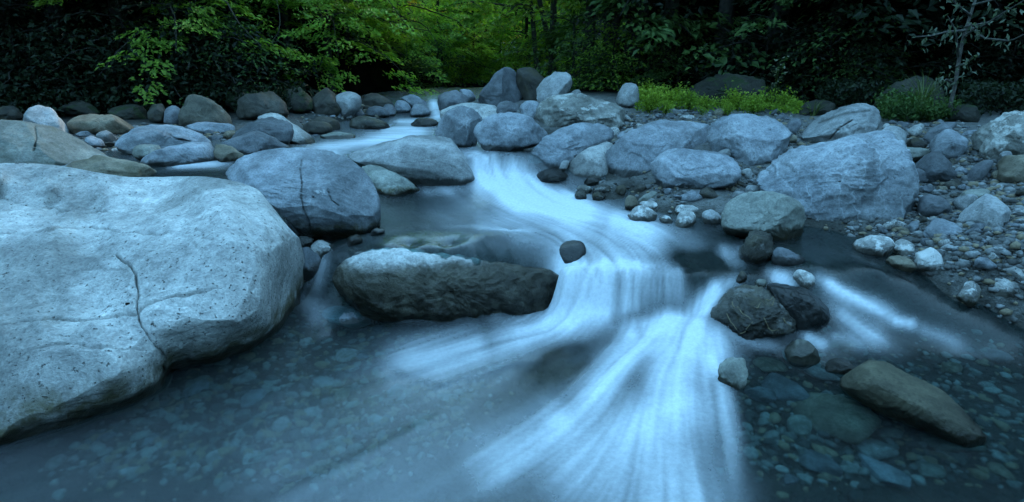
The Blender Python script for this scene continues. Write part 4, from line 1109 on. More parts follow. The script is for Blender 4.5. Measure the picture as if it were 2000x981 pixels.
def stone_protos(mats, n, seed, base, flat):
    out = []
    for k in range(n):
        r = np.random.default_rng(seed + k)
        v, f = pebble_shape(base, r, flat)
        v = v + 0.03 * fbm(v * 4 + k * 7, 3)[:, None] * v
        m = mats[k % len(mats)]
        z = np.zeros(len(v))
        out.append(mesh_from('stone', v, f, [m], {'wet': z, 'algae': z, 'crack': z}))
    return out


def scatter_individuals():
    r = np.random.default_rng(5)
    dry = stone_protos([M['blue'], M['grey'], M['slate'], M['white'], M['dark'], M['slate'], M['blue'], M['brown']], 16, 300, ICO3, 0.6)
    n = 0
    spots = []
    while n < 165:
        u, v = pick(r, DRY, [0.46, 0.2, 0.1, 0.14, 0.10])
        if covered(u, v):
            continue
        px = (7 + 24 * r.uniform() ** 2.2) if v > 320 else (5 + 13 * r.uniform() ** 1.8)
        if any((u - a) ** 2 + ((v - b) * 2) ** 2 < (px + c) ** 2 * 0.6 for a, b, c in spots):
            continue
        spots.append((u, v, px))
        P = ground_hit(u, v)
        if water_z(P[0], P[1]) > P[2] + 0.03:
            continue
        s = px / FPX * P[1]
        P[2] = ground_z(P[:1], P[1:2])[0]
        o = link('stone', dry[n % len(dry)], loc=(P[0], P[1], P[2] + s * 0.12))
        o.scale = (s, s, s * r.uniform(0.8, 1.2))
        o.rotation_euler = (r.uniform(-.35, .35), r.uniform(-.35, .35), r.uniform(0, 6.28))
        place = ('left' if u < 1000 else 'right')
        tag(o, 'small loose stone on the gravel of the right bank' if place == 'right' else 'small loose stone among the pebbles of the left bank', 'stone',
            'loose stones on the right gravel bar' if place == 'right' else 'loose stones on the left bank')
        n += 1
    # sunken stones seen through the near water
    sunk = stone_protos([M['blue'], M['grey'], M['brown'], M['pale'], M['slate'], M['olive']], 12, 400, ICO3, 0.6)
    sub = [(657, 645, 26, 3), (718, 646, 24, 3), (690, 655, 20, 1), (740, 662, 20, 4), (680, 716, 26, 3), (700, 700, 16, 2), (640, 640, 14, 2), (760, 640, 18, 4), (1690, 912, 52, 3), (1590, 945, 50, 4),
           (1625, 850, 95, 2), (1530, 790, 55, 4), (1500, 735, 42, 2), (1600, 755, 40, 1), (1560, 725, 36, 1), (1720, 960, 60, 0), (1480, 800, 40, 4), (390, 795, 30, 0), (500, 815, 34, 0), (555, 870, 26, 3),
           (430, 935, 26, 3), (780, 805, 30, 0), (600, 690, 18, 1), (440, 735, 22, 1), (480, 770, 24, 1), (320, 850, 22, 1), (640, 790, 20, 2), (620, 905, 22, 4), (870, 760, 22, 2), (300, 905, 24, 0), (1660, 700, 24, 5), (1700, 620, 18, 5), (1850, 900, 60, 5)]
    while len(sub) < 95:
        u, v = pick(r, SUNK, [0.72, 0.28])
        if not covered(u, v):
            sub.append((u, v, r.uniform(12, 26) * (1.5 if u > 1300 else 1), int(r.integers(0, 6)) if u < 1300 else int(r.choice([2, 4, 5, 2]))))
    for k, (u, v, px, mi) in enumerate(sub):
        P = ground_hit(u, v)
        s = px / FPX * P[1]
        o = link('stone', sunk[mi + 6 * (k % 2)], loc=(P[0], P[1], ground_z(P[:1], P[1:2])[0] + s * 0.15))
        o.scale = (s, s, s * 0.8)
        o.rotation_euler = (r.uniform(-.3, .3), r.uniform(-.3, .3), r.uniform(0, 6.28))
        if u > 1300:
            tag(o, 'sunken stone blurred under the dark water of the near right pool', 'stone', 'sunken stones in the right pool')
        else:
            tag(o, 'sunken pebble seen through the blue water beside the huge boulder', 'stone', 'sunken pebbles in the near pool')


def scatter_stuff(name, label, polys, weights, n, lo, hi, seed, mat, base, on_bed=False):
    r = np.random.default_rng(seed)
    shapes = [pebble_shape(base, r, 0.6) for _ in range(12)]
    V, F, T = [], [], []
    cnt = 0
    P0 = []
    while len(P0) < n:
        P0.append(pick(r, polys, weights))
    P0 = np.array(P0)
    hits = np.array([at_z(u, v, 0.0) for u, v in P0[:1]])
    # intersect all sight lines with the ground together
    d = ray(P0[:, 0], P0[:, 1])
    t = np.full(n, 0.9)
    z_prev = np.zeros(n)
    done = np.zeros(n, bool)
    for tt in np.geomspace(0.9, 20, 160):
        p = CAM + d * tt
        under = (~done) & (p[:, 2] < ground_z(p[:, 0], p[:, 1], False))
        t[under] = tt
        done |= under
    P = CAM + d * t[:, None]
    P[:, :2] += r.normal(size=(n, 2)) * 0.02 * t[:, None]
    P[:, 2] = ground_z(P[:, 0], P[:, 1])
    wz = water_z(P[:, 0], P[:, 1])
    keep = done & ((wz > P[:, 2]) if on_bed else (wz < P[:, 2] + 0.02))
    for k in np.nonzero(keep)[0]:
        v, f = shapes[r.integers(12)]
        s = r.uniform(lo, hi) * (r.uniform(0.4, 1) ** 1.5)
        a = r.uniform(0, 6.28)
        ca, sa = math.cos(a), math.sin(a)
        w = v * s
        w = np.stack([w[:, 0] * ca - w[:, 1] * sa, w[:, 0] * sa + w[:, 1] * ca, w[:, 2]], -1) + P[k] + (0, 0, s * 0.15)
        V.append(w)
        F.append(f + cnt)
        cnt += len(w)
        T.append(np.full(len(w), r.uniform()))
    me = mesh_from(name, np.concatenate(V), np.concatenate(F), [mat], {'tone': np.concatenate(T)})
    tag(link(name, me), label, kind='stuff')


def pebble_material(name, dark, light):
    b = NT(name)
    p = b.n('ShaderNodeTexCoord').outputs['Object']
    t = b.attr('tone')
    col = b.mix(b.math('POWER', t, 1.6), dark, light)
    col = b.mix(b.ramp(b.math('FRACT', b.math('MULTIPLY', t, 7.3)), 0.75, 0.8), col, (0.2, 0.165, 0.11))
    col = b.mix(1.0, col, b.mix(b.ramp(b.noise(p, 60, 4), 0.3, 0.7), (0.75, 0.75, 0.75), (1.2, 1.2, 1.2)), 'MULTIPLY')
    pr = b.n('ShaderNodeBsdfPrincipled', Roughness=0.8)
    b.put(pr.inputs['Base Color'], col)
    return b.end(pr.outputs[0])


scatter_individuals()
PEB = pebble_material('gravel_pebbles', (0.045, 0.045, 0.042), (0.25, 0.26, 0.26))
BED = pebble_material('riverbed_pebbles', (0.03, 0.034, 0.03), (0.25, 0.265, 0.25))
scatter_stuff('gravel', 'fine gravel and small pebbles on the banks', DRY_WIDE, [0.41, 0.16, 0.06, 0.10, 0.08, 0.14, 0.05], 10500, 0.012, 0.055, 21, PEB, ICO1)
scatter_stuff('riverbed_pebbles', 'pebbles covering the bed of the near pool', SUNK, [0.78, 0.22], 4200, 0.012, 0.05, 22, BED, ICO2, True)
# ------------------------------------------------------------------ forest
def leaf_material(name, dark, light, trans=0.35):
    b = NT(name)
    t = b.attr('tone')
    rnd = b.n('ShaderNodeObjectInfo').outputs['Random']
    col = b.mix(t, dark, light)
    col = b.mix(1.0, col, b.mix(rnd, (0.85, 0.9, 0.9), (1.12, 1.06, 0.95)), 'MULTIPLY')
    d = b.n('ShaderNodeBsdfPrincipled', Roughness=0.5)
    d.inputs['Specular IOR Level'].default_value = 0.25
    b.put(d.inputs['Base Color'], col)
    tr = b.n('ShaderNodeBsdfTranslucent')
    b.put(tr.inputs['Color'], b.mix(1.0, col, (1.1, 1.25, 0.6), 'MULTIPLY'))
    mx = b.n('ShaderNodeMixShader')
    mx.inputs[0].default_value = trans
    b.put(mx.inputs[1], d.outputs[0])
    b.put(mx.inputs[2], tr.outputs[0])
    return b.end(mx.outputs[0])


def bark_material(name, c1, c2):
    b = NT(name)
    p = b.n('ShaderNodeTexCoord').outputs['Object']
    n = b.noise(p, 12, 6, 0.7)
    pr = b.n('ShaderNodeBsdfPrincipled', Roughness=0.9)
    b.put(pr.inputs['Base Color'], b.mix(b.ramp(n, 0.3, 0.7), c1, c2))
    bn = b.n('ShaderNodeBump', Strength=0.6, Distance=0.02)
    b.put(bn.inputs['Height'], n)
    b.put(pr.inputs['Normal'], bn.outputs[0])
    return b.end(pr.outputs[0])


LEAF = {  # lit and shaded leaf tones: sun and forest shade put into the colours
    'bright': leaf_material('sunlit_leaves', (0.10, 0.23, 0.035), (0.37, 0.62, 0.11), 0.5),  # sunlight on the middle trees put into the leaf colour
    'lime': leaf_material('sunlit_lime_leaves', (0.11, 0.26, 0.03), (0.36, 0.62, 0.09), 0.5),
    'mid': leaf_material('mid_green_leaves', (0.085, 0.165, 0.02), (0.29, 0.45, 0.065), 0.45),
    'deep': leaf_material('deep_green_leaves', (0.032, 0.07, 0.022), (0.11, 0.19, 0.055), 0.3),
    'dark': leaf_material('shaded_leaves', (0.006, 0.012, 0.006), (0.02, 0.034, 0.014), 0.2),  # darkness of the forest walls put into the leaf colour
    'gold': leaf_material('sun_gold_leaves', (0.5, 0.36, 0.03), (0.8, 0.62, 0.08), 0.5),  # sun on a far treetop put into the leaf colour
    'silver': leaf_material('pale_sapling_leaves', (0.07, 0.095, 0.06), (0.25, 0.28, 0.21), 0.3),
    'herb': leaf_material('herb_leaves', (0.10, 0.18, 0.02), (0.36, 0.48, 0.06), 0.4),
    'blade': leaf_material('grass_blades', (0.06, 0.085, 0.02), (0.22, 0.26, 0.10), 0.3),
}
BARK = bark_material('dark_bark', (0.015, 0.013, 0.011), (0.05, 0.045, 0.036))
BARK_PALE = bark_material('pale_bark', (0.04, 0.037, 0.032), (0.15, 0.14, 0.12))


def leaves(c, axis, up, L, wid, r, tone):
    """Folded rhombic leaves: centres, long axes, up vectors, lengths."""
    n = len(c)
    axis = axis / (np.linalg.norm(axis, axis=1)[:, None] + 1e-9)
    s = np.cross(axis, up)
    s /= np.linalg.norm(s, axis=1)[:, None] + 1e-9
    nr = np.cross(s, axis)
    L = L[:, None]
    a = c - axis * L * 0.5
    b = c + axis * L * 0.5 - nr * L * 0.10
    m1 = c + s * L * wid + nr * L * 0.08 - axis * L * 0.06
    m2 = c - s * L * wid + nr * L * 0.08 - axis * L * 0.06
    v = np.stack([a, m1, b, m2], 1).reshape(-1, 3)
    k = np.arange(n)[:, None] * 4
    f = np.concatenate([k + np.array([[0, 2, 1]]), k + np.array([[0, 3, 2]])])
    return v, f, np.repeat(tone, 4)


def tree_data(seed, height, radius, nb=26, sprays=7, per=44, leaf=0.135, low=0.10, trunk_r=0.11, lean=(0, 0), droop=0.35, stems=1, wid=0.26):
    r = np.random.default_rng(seed)
    wood = Bag()
    C, AX, UP, LL, TN = [], [], [], [], []
    for sidx in range(stems):
        hh = height * (1 if sidx == 0 else r.uniform(0.6, 0.9))
        off = np.array([0, 0, 0]) if sidx == 0 else np.append(r.normal(size=2) * 0.22, 0)
        k = np.linspace(0, 1, 12)
        w = np.cumsum(r.normal(size=(12, 2)) * 0.05, 0) * height / 7
        ln = np.array(lean) + (0 if sidx == 0 else r.normal(size=2) * 0.15)
        path = np.stack([off[0] + w[:, 0] * k + ln[0] * hh * k, off[1] + w[:, 1] * k + ln[1] * hh * k, k * hh - 0.25], -1)
        rad = trunk_r * (1 if sidx == 0 else .7) * (1 - k) ** 0.8 + 0.008
        rad[0] *= 1.35
        wood.add(*tube(path, rad, 9))
        nbs = nb // stems
        for j in range(nbs):
            t = low + (0.97 - low) * (j + r.uniform(0, 1)) / nbs
            p0 = np.array([np.interp(t, k, path[:, q]) for q in range(3)])
            az = j * 2.39996 + r.normal() * 0.4 + sidx * 1.3
            prof = math.sqrt(max(0.05, 1 - ((t - 0.42) / 0.62) ** 2))
            ln_ = radius * prof * r.uniform(0.65, 1.12)
            o = np.array([math.cos(az), math.sin(az), 0])
            kk = np.linspace(0, 1, 7)[:, None]
            rise = r.uniform(0.1, 0.5) * (0.4 + t)
            br = p0 + o * ln_ * kk + np.array([0, 0, 1]) * ln_ * (rise * kk - droop * kk ** 2.2) + np.cumsum(r.normal(size=(7, 3)) * 0.03 * ln_, 0) * kk
            wood.add(*tube(br, 0.028 * (1 - kk[:, 0]) * (trunk_r / 0.11) + 0.005, 5))
            for q in range(sprays):
                f = 0.28 + 0.74 * (q + r.uniform(0, 1)) / sprays
                b = np.array([np.interp(min(f, 1), kk[:, 0], br[:, x]) for x in range(3)])
                side = np.array([-o[1], o[0], 0])
                lat = r.uniform(-1, 1) * 0.42 * ln_ * min(1, f + 0.2)
                cc = b + side * lat + np.array([0, 0, r.normal() * 0.13 - abs(lat) * 0.22])
                d = o * 0.8 + side * np.sign(lat) * 0.7
                d /= np.linalg.norm(d)
                n = int(per * r.uniform(0.6, 1.3))
                R = r.uniform(0.24, 0.44)
                a1, a2 = np.sqrt(r.uniform(size=n)) * R, r.uniform(0, 2 * math.pi, n)
                du, dv = a1 * np.cos(a2) * 1.25, a1 * np.sin(a2)
                sd = np.cross(d, [0, 0, 1.0])
                pos = cc + d * du[:, None] + sd * dv[:, None] + np.array([0, 0, 1]) * (-(a1 ** 2) * 0.9 + r.normal(size=n) * 0.045 - du * 0.25)[:, None]
                ax = d * (0.9 + r.normal(size=(n, 1)) * 0.35) + sd * (dv / R + r.normal(size=n) * 0.45)[:, None] + np.array([0, 0, 1]) * (-0.35 + r.normal(size=n) * 0.3)[:, None]
                up = np.array([0, 0, 1.0]) + r.normal(size=(n, 3)) * 0.33 + d * 0.6
                C.append(pos)
                AX.append(ax)
                UP.append(up)
                LL.append(leaf * r.uniform(0.65, 1.2, n))
                TN.append(np.clip(r.uniform(0.2, 0.8) + r.normal(size=n) * 0.22, 0, 1))
    lv = leaves(np.concatenate(C), np.concatenate(AX), np.concatenate(UP), np.concatenate(LL), wid, r, np.concatenate(TN))
    return wood.get(), lv


class TreeKind:
    def __init__(self, *a, **k):
        self.wood, self.lv = tree_data(*a, **k)
        self.tr = {}
        self.cr = {}

    def make(self, name, label, cat, group, mat, loc, scale, rz, bark=None, tilt=(0, 0)):
        bark = bark or BARK
        if bark.name not in self.tr:
            self.tr[bark.name] = mesh_from('trunk', *self.wood, [bark])
        if mat not in self.cr:
            self.cr[mat] = mesh_from('crown', self.lv[0], self.lv[1], [LEAF[mat]], {'tone': self.lv[2]}, False)
        e = link(name, None, loc=loc)
        e.scale = (scale,) * 3
        e.rotation_euler = (tilt[0], tilt[1], rz)
        tag(e, label, cat, group)
        link('trunk', self.tr[bark.name], e)
        c = link('crown', self.cr[mat], e)
        c['kind'] = 'stuff'
        return e


KINDS_ = [
    TreeKind(11, 7.5, 2.6, nb=30, sprays=8, per=46),
    TreeKind(12, 8.5, 2.9, nb=34, sprays=8, per=44, low=0.07),
    TreeKind(13, 6.5, 2.3, nb=26, sprays=8, per=46, stems=2),
    TreeKind(14, 8.0, 2.4, nb=22, sprays=6, per=36, low=0.22, stems=3, trunk_r=0.09),
    TreeKind(15, 7.0, 3.2, nb=28, sprays=9, per=48, low=0.16, droop=0.6, leaf=0.15),
]
SHRUB = [TreeKind(31, 1.5, 1.0, nb=18, sprays=4, per=30, low=0.02, trunk_r=0.03, leaf=0.085), TreeKind(32, 1.2, 1.1, nb=16, sprays=4, per=34, low=0.02, trunk_r=0.03, leaf=0.09)]


def ground_at(u, y, dz=0.0):
    P = at_y(u, 200, y)
    P[2] = ground_z(P[:1], P[1:2])[0] + dz
    return P


def foot_y(u):
    """Forward distance at which a sight line leaves the open valley floor."""
    y = np.linspace(5, 24, 400)
    d = ray(u, 200)
    return y[np.argmax(valley_out(d[0] / d[1] * y, y) > 0)]


_tr = np.random.default_rng(77)
FAR_GROUP = 'dim trees of the forest wall'
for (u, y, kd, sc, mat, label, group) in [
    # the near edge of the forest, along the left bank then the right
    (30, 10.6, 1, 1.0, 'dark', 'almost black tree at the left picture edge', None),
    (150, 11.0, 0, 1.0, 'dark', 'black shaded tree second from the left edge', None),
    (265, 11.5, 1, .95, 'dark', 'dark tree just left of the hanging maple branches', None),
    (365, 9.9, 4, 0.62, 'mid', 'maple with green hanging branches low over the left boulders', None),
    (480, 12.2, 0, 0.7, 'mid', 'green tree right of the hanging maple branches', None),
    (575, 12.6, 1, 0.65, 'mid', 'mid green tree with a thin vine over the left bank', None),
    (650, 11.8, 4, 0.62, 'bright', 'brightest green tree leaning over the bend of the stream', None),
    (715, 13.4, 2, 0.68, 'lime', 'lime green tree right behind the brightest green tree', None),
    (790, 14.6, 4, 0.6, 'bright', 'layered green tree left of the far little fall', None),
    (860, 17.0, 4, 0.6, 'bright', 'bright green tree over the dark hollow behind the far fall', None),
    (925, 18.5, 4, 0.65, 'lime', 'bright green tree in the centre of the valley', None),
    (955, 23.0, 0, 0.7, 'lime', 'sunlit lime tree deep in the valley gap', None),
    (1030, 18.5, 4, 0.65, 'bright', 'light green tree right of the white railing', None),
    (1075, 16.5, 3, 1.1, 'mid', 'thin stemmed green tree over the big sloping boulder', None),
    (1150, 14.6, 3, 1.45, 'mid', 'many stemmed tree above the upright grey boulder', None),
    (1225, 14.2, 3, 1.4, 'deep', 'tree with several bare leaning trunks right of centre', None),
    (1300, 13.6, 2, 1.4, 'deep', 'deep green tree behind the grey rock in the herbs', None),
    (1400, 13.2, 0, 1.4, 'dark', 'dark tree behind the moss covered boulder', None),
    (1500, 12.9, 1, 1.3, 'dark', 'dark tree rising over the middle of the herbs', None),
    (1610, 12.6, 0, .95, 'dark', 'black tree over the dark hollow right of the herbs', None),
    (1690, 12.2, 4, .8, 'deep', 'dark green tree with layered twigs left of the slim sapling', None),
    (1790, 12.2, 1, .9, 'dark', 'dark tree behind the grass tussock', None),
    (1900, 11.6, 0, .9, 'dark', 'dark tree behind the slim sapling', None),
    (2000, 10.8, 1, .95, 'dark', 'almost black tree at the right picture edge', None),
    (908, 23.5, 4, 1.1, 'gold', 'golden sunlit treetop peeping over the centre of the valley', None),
]:
    if not 600 < u < 1080:
        y = min(y, foot_y(u) + 0.5)
    P = ground_at(u, y)
    KINDS_[kd].make('broadleaf_tree', label, 'tree', group, mat, P, sc, _tr.uniform(0, 6.28))
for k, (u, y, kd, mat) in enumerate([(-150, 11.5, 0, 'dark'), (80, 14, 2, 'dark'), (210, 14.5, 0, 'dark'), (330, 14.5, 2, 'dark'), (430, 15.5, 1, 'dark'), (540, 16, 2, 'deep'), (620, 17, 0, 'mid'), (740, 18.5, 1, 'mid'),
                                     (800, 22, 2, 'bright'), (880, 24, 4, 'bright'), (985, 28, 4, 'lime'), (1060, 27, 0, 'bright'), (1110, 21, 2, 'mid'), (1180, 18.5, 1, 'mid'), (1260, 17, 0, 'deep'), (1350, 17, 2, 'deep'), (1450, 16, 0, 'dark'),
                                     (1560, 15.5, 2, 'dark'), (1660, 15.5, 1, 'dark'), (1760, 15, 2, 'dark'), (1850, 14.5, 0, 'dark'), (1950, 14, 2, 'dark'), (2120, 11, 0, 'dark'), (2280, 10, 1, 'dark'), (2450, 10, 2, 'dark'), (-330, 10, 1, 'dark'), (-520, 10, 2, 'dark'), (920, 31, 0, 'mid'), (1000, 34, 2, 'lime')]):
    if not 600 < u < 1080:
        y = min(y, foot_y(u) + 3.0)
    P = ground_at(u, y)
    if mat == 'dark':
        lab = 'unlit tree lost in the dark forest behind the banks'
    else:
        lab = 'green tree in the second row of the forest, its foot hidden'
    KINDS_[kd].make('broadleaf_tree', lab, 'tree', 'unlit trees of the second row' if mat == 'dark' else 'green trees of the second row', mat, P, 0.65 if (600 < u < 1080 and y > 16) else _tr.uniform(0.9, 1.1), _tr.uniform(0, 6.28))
# undergrowth along the foot of the forest
for k, (u, y, mat) in enumerate([(20, 9.6, 'dark'), (120, 10, 'dark'), (235, 10.4, 'dark'), (300, 10.8, 'dark'), (470, 11.3, 'deep'), (530, 11.6, 'dark'), (610, 12.2, 'deep'), (690, 12.9, 'mid'), (745, 14.0, 'mid'), (800, 14.6, 'deep'), (865, 16.5, 'deep'),
                                 (905, 18, 'mid'), (940, 18.5, 'bright'), (1010, 17, 'mid'), (1120, 14.0, 'deep'), (1165, 13.5, 'deep'), (1195, 13.0, 'mid'), (1265, 12.8, 'deep'), (1320, 12.3, 'deep'), (1560, 11.8, 'dark'), (1640, 11.7, 'deep'),
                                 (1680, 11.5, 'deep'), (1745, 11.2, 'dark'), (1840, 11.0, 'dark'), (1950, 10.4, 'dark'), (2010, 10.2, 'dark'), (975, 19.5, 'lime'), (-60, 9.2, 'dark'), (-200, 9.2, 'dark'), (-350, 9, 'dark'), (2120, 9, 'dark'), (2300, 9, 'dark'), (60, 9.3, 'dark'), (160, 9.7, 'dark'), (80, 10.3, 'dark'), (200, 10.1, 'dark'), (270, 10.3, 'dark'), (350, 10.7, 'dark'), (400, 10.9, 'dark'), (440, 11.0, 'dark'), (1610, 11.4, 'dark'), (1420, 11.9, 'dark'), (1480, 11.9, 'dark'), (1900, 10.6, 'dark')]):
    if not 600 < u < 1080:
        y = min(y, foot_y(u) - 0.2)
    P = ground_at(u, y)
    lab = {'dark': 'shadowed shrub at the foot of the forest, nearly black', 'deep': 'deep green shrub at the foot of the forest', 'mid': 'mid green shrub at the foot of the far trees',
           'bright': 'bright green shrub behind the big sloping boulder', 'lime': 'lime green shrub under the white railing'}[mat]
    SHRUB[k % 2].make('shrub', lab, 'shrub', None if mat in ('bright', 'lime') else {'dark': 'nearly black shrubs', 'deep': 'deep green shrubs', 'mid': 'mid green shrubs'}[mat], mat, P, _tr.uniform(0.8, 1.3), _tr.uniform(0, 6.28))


# ------------------------------------------------------------------ small plants
def leafy_plant(seed, h, rad, stems, per, leaf):
    r = np.random.default_rng(seed)
    wood = Bag()
    C, AX, UP, LL, TN = [], [], [], [], []
    for s in range(stems):
        a = r.uniform(0, 6.28)
        tip = np.array([math.cos(a), math.sin(a), 0]) * rad * r.uniform(0.2, 1) + np.array([0, 0, h * r.uniform(0.6, 1)])
        k = np.linspace(0, 1, 5)[:, None]
        path = tip * k + np.array([0, 0, 1]) * 0.1 * h * np.sin(k * 3.1)
        wood.add(*tube(path, 0.004 * (1.2 - k[:, 0]), 4))
        n = per
        f = r.uniform(0.25, 1.0, n)
        pos = tip * f[:, None] + r.normal(size=(n, 3)) * 0.05
        ax = r.normal(size=(n, 3)) + np.array([0, 0, 0.1])
        C.append(pos); AX.append(ax); UP.append(np.array([0, 0, 1.0]) + r.normal(size=(n, 3)) * 0.4)
        LL.append(leaf * r.uniform(0.6, 1.2, n)); TN.append(np.clip(0.25 + 0.5 * f + r.normal(size=n) * 0.15, 0, 1))
    return wood.get(), leaves(np.concatenate(C), np.concatenate(AX), np.concatenate(UP), np.concatenate(LL), 0.28, r, np.concatenate(TN))


def herb_thing(data, name, label, cat, group, mat, loc, sc, rz, cache={}):
    key = (id(data), mat)
    if key not in cache:
        cache[key] = (mesh_from('stem', *data[0], [LEAF['blade']]), mesh_from('leaves', data[1][0], data[1][1], [LEAF[mat]], {'tone': data[1][2]}, False))
        if 'tone' not in cache[key][0].attributes:
            pass
    e = link(name, None, loc=loc)
    e.scale = (sc,) * 3
    e.rotation_euler = (0, 0, rz)
    tag(e, label, cat, group)
    link('stem', cache[key][0], e)
    link('leaves', cache[key][1], e)['kind'] = 'stuff'


HERB = [leafy_plant(50 + k, 0.42, 0.28, 16, 22, 0.07) for k in range(4)]
r = np.random.default_rng(9)
herbs = [(1245, 205), (1262, 195), (1275, 212), (1290, 200), (1310, 212), (1330, 205), (1345, 216), (1362, 206), (1380, 214), (1398, 205), (1415, 215), (1430, 207), (1448, 216), (1462, 210), (1480, 218), (1495, 212), (1512, 219),
         (1530, 216), (1548, 221), (1265, 222), (1300, 224), (1420, 226), (1370, 224), (1470, 226), (1250, 190), (1355, 195), (1405, 196), (1440, 198), (1740, 236), (1765, 240), (1790, 236), (1815, 240), (1840, 236), (1725, 228), (1750, 226), (1780, 226)]
for k, (u, v) in enumerate(herbs):
    P = hit(u, v)
    P[2] = ground_z(P[:1], P[1:2])[0]
    if u < 1600:
        herb_thing(HERB[k % 4], 'leafy_herb', 'yellow green leafy herb in the bright patch on the gravel bar', 'herb', 'yellow green herbs on the gravel bar', 'herb', P, r.choice([0.3, 0.4, 0.5, 0.7]), r.uniform(0, 6.28))
    else:
        herb_thing(HERB[k % 4], 'leafy_herb', 'shaded green herb right of the grooved grey boulder', 'herb', 'shaded herbs under the right trees', 'deep', P, r.uniform(0.5, 0.8), r.uniform(0, 6.28))
herb_thing(leafy_plant(61, 0.8, 0.4, 22, 30, 0.075), 'leafy_bush', 'taller yellow green bush at the left end of the herb patch', 'bush', None, 'herb', hit(1268, 222), 0.5, 1.0)
herb_thing(leafy_plant(62, 0.85, 0.16, 5, 10, 0.05), 'flowering_weed', 'tall weed with pale flower heads at the edge of the herbs', 'weed', None, 'silver', hit(1510, 214), 1.0, 0.3)


def grass_tuft(name, label, loc, n, h, spread, seed):
    rr = np.random.default_rng(seed)
    bag = Bag()
    tone = []
    for _ in range(n):
        a = rr.uniform(0, 6.28)
        o = np.array([math.cos(a), math.sin(a), 0])
        L = h * rr.uniform(0.6, 1.1)
        k = np.linspace(0, 1, 6)[:, None]
        c = o * spread * rr.uniform(0.3, 1) * k ** 2 + np.array([0, 0, 1]) * L * (k - 0.35 * k ** 3) + o * 0.03
        s = np.array([-o[1], o[0], 0]) * 0.006 * (1.05 - k)
        bag.add(np.concatenate([c - s, c + s]), np.stack([np.arange(5), np.arange(1, 6), np.arange(7, 12), np.arange(6, 11)], -1))
        tone.append(np.full(12, rr.uniform()))
    v, f = bag.get()
    me = mesh_from(name, v, f, [LEAF['blade']], {'tone': np.concatenate(tone)}, False)
    tag(link(name, me, loc=loc), label, 'grass tuft')


def foot(u, v):
    P = hit(u, v)
    P[2] = ground_z(P[:1], P[1:2])[0] - 0.02
    return P


grass_tuft('grass_tuft', 'tall arching grass tuft left of the slim sapling', foot(1795, 232), 70, 0.85, 0.5, 3)
grass_tuft('grass_tuft', 'short grass blades on the tan rock by the turtle back boulder', foot(285, 316), 14, 0.16, 0.16, 4)
grass_tuft('grass_tuft', 'small grass tuft at the right end of the herb patch', foot(1588, 226), 30, 0.35, 0.3, 5)


def slim_sapling():
    P = foot(1862, 236)
    y = P[1]
    pts = [(1862, 236), (1856, 205), (1866, 165), (1872, 120), (1880, 78), (1892, 40), (1905, 0), (1915, -60)]
    path = np.array([at_y(u, v, y) for u, v in pts]) - P
    e = link('slim_sapling', None, loc=P)
    tag(e, 'slim pale trunked sapling with sparse light leaves at the right forest edge', 'sapling')
    wood = Bag()
    kk = np.linspace(0, 1, 30)
    full = np.stack([np.interp(kk, np.linspace(0, 1, 8), path[:, q]) for q in range(3)], -1)
    wood.add(*tube(full, np.linspace(0.024, 0.012, 30), 8))
    rr = np.random.default_rng(3)
    C, AX = [], []
    for br in ([(1884, 60), (1850, 62), (1820, 70), (1790, 72)], [(1886, 52), (1930, 45), (1965, 22), (2010, -5)], [(1880, 75), (1905, 55), (1925, 48)], [(1895, 30), (1870, 10), (1840, -20)], [(1868, 130), (1885, 125), (1900, 110)], [(1872, 110), (1866, 60), (1850, 30)],
               [(1900, 10), (1940, 0), (1990, -30)], [(1858, 160), (1848, 155), (1842, 160)], [(1890, 45), (1920, 75), (1975, 80), (2015, 60)]):
        q = np.array([at_y(u, v, y - 0.3 * i) for i, (u, v) in enumerate(br)]) - P
        kk = np.linspace(0, 1, 12)
        b = np.stack([np.interp(kk, np.linspace(0, 1, len(q)), q[:, j]) for j in range(3)], -1)
        wood.add(*tube(b, np.linspace(0.014, 0.004, 12), 5))
        n = 26
        i = rr.uniform(0.25, 1, n)
        C.append(np.stack([np.interp(i, kk, b[:, j]) for j in range(3)], -1) + rr.normal(size=(n, 3)) * 0.06 - np.array([0, 0, 0.03]))
        AX.append(rr.normal(size=(n, 3)) * 0.5 + np.array([0.2, 0, -0.6]))
    C, AX = np.concatenate(C), np.concatenate(AX)
    v, f, t = leaves(C, AX, rr.normal(size=C.shape) * .5 + np.array([0, -0.6, 0.8]), rr.uniform(0.035, 0.085, len(C)), 0.2, rr, rr.uniform(0, 1, len(C)))
    link('trunk', mesh_from('trunk', *wood.get(), [BARK_PALE]), e)
    link('leaves', mesh_from('leaves', v, f, [LEAF['silver']], {'tone': t}, False), e)['kind'] = 'stuff'


slim_sapling()


def vine(name, label, px, y, rad):
    pts = np.array([at_y(u, v, y) for u, v in px])
    kk = np.linspace(0, 1, 24)
    p = np.stack([np.interp(kk, np.linspace(0, 1, len(pts)), pts[:, j]) for j in range(3)], -1)
    p += np.cumsum(np.random.default_rng(1).normal(size=p.shape) * 0.008, 0)
    v, f = tube(p - pts[-1], np.full(24, rad), 5)
    tag(link(name, mesh_from(name, v, f, [BARK_PALE]), loc=pts[-1]), label, 'vine')


vine('hanging_vine', 'thin bare vine hanging over the left bank beside a mossy boulder', [(540, -10), (548, 40), (545, 70), (525, 100), (518, 118), (530, 145), (545, 178)], 10.4, 0.009)

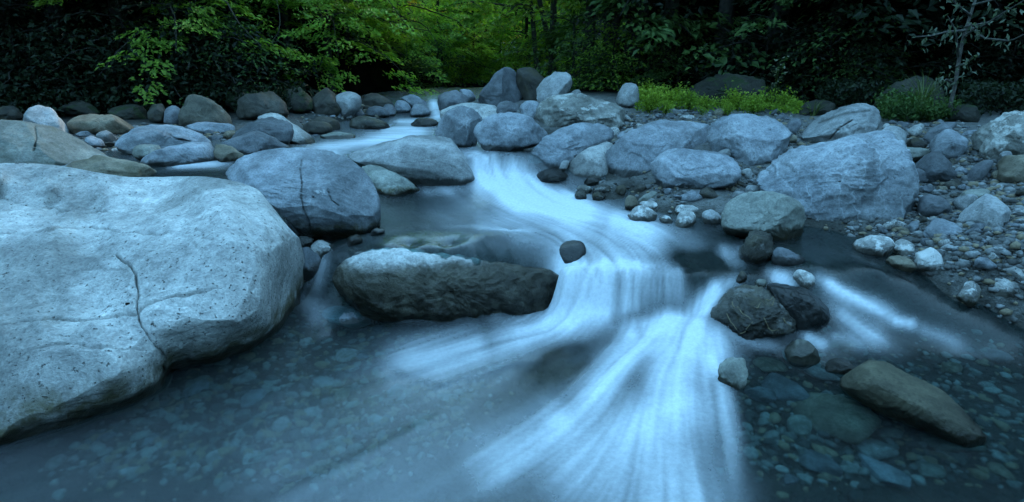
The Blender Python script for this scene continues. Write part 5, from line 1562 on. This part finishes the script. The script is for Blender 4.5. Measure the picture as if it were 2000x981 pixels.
# ground cover of the herb patch and of the forest foot
def ground_cover(name, label, polys, n, leaf, mat, seed, hgt):
    rr = np.random.default_rng(seed)
    uv = np.array([pick(rr, polys, np.ones(len(polys)) / len(polys)) for _ in range(n)])
    d = ray(uv[:, 0], uv[:, 1])
    t = np.full(n, 30.0)
    done = np.zeros(n, bool)
    for tt in np.geomspace(5, 20, 120):
        p = CAM + d * tt
        un = (~done) & (p[:, 2] < ground_z(p[:, 0], p[:, 1], False))
        t[un] = tt
        done |= un
    P = (CAM + d * t[:, None])[done]
    P[:, 2] = ground_z(P[:, 0], P[:, 1]) + rr.uniform(0.02, hgt, len(P)) ** 1
    v, f, tn = leaves(P, rr.normal(size=P.shape) + (0, 0, .2), np.array([0, 0, 1.0]) + rr.normal(size=P.shape) * .45, leaf * rr.uniform(.5, 1.2, len(P)), .28, rr, rr.uniform(0, 1, len(P)))
    tag(link(name, mesh_from(name, v, f, [LEAF[mat]], {'tone': tn}, False)), label, kind='stuff')


ground_cover('ground_cover', 'low yellow green leaves spread over the top of the gravel bar', [np.array([(1235, 190), (1400, 180), (1530, 200), (1600, 222), (1560, 230), (1440, 222), (1340, 220), (1240, 224)], float)], 3800, 0.055, 'herb', 31, 0.12)
ground_cover('undergrowth', 'dark leaves covering the foot of the left forest', [np.array([(-20, 196), (300, 196), (560, 180), (600, 205), (600, 226), (450, 222), (280, 222), (-20, 236)], float)], 6000, 0.09, 'dark', 33, 0.35)  # near-black leaf colour carries the shade under the trees
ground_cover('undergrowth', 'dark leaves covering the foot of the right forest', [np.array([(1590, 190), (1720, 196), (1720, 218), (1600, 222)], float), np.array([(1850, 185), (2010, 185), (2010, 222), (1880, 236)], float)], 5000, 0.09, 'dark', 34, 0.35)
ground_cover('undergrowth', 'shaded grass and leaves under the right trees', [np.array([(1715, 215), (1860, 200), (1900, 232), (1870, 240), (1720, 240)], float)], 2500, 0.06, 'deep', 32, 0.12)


# ------------------------------------------------------------------ the white railing far up the valley
def railing():
    b = NT('white_railing_paint')
    pr = b.n('ShaderNodeBsdfPrincipled', Roughness=0.5)
    pr.inputs['Base Color'].default_value = (0.75, 0.78, 0.8, 1)
    m = b.end(pr.outputs[0])
    y = 23.0
    P = at_y(990, 92, y)
    e = link('railing', None, loc=P)
    tag(e, 'small white railing glimpsed between the trees up the valley', 'railing')
    g = ground_z(P[:1], P[1:2])[0] - P[2] - 0.1
    for u in (978, 990, 1002):
        q = at_y(u, 92, y) - P
        link('post', mesh_from('post', *tube(np.array([q + (0, 0, g), q + (0, 0, g / 2), q + (0, 0, 0.2)]), np.full(3, .04), 8), [m]), e)
    for h in (0.17, -0.02, -0.2):
        a, c = at_y(972, 92, y) - P + (0, 0, h), at_y(1010, 92, y) - P + (0, 0, h)
        link('rail', mesh_from('rail', *tube(np.array([a, (a + c) / 2, c]), np.full(3, .03), 8), [m]), e)


railing()


# ------------------------------------------------------------------ twigs and fallen leaves caught on the rocks
def caught_bits():
    bpy.context.view_layer.update()
    dg = bpy.context.evaluated_depsgraph_get()
    rr = np.random.default_rng(12)

    def surf(u, v):
        d = ray(u, v)
        d = d / np.linalg.norm(d)
        ok, loc, nrm, _, _, _ = scene.ray_cast(dg, CAM.tolist(), d.tolist())
        return np.array(loc), np.array(nrm)

    b = NT('dry_twig')
    pr = b.n('ShaderNodeBsdfPrincipled', Roughness=0.8)
    pr.inputs['Base Color'].default_value = (0.24, 0.19, 0.11, 1)
    m = b.end(pr.outputs[0])
    for (a, c) in [((1497, 586), (1514, 582)), ((1506, 596), (1513, 588)), ((1440, 600), (1468, 628)), ((1478, 602), (1486, 594)), ((1492, 620), (1508, 652)), ((1420, 612), (1440, 648)), ((1500, 640), (1520, 648)), ((1446, 652), (1470, 632)), ((1430, 590), (1436, 606)),
                   ((1530, 622), (1545, 640))]:
        pts = []
        for k in np.linspace(0, 1, 6):
            p, n = surf(a[0] + (c[0] - a[0]) * k, a[1] + (c[1] - a[1]) * k + 3 * math.sin(k * 5))
            pts.append(p + n * 0.004)
        pts = np.array(pts)
        v, f = tube(pts - pts[0], np.linspace(0.0023, 0.0013, 6), 5)
        tag(link('twig', mesh_from('twig', v, f, [m]), loc=pts[0]), 'thin tan twig stuck on the craggy brown wet rock', 'twig', 'twigs caught on the craggy wet rock')


caught_bits()
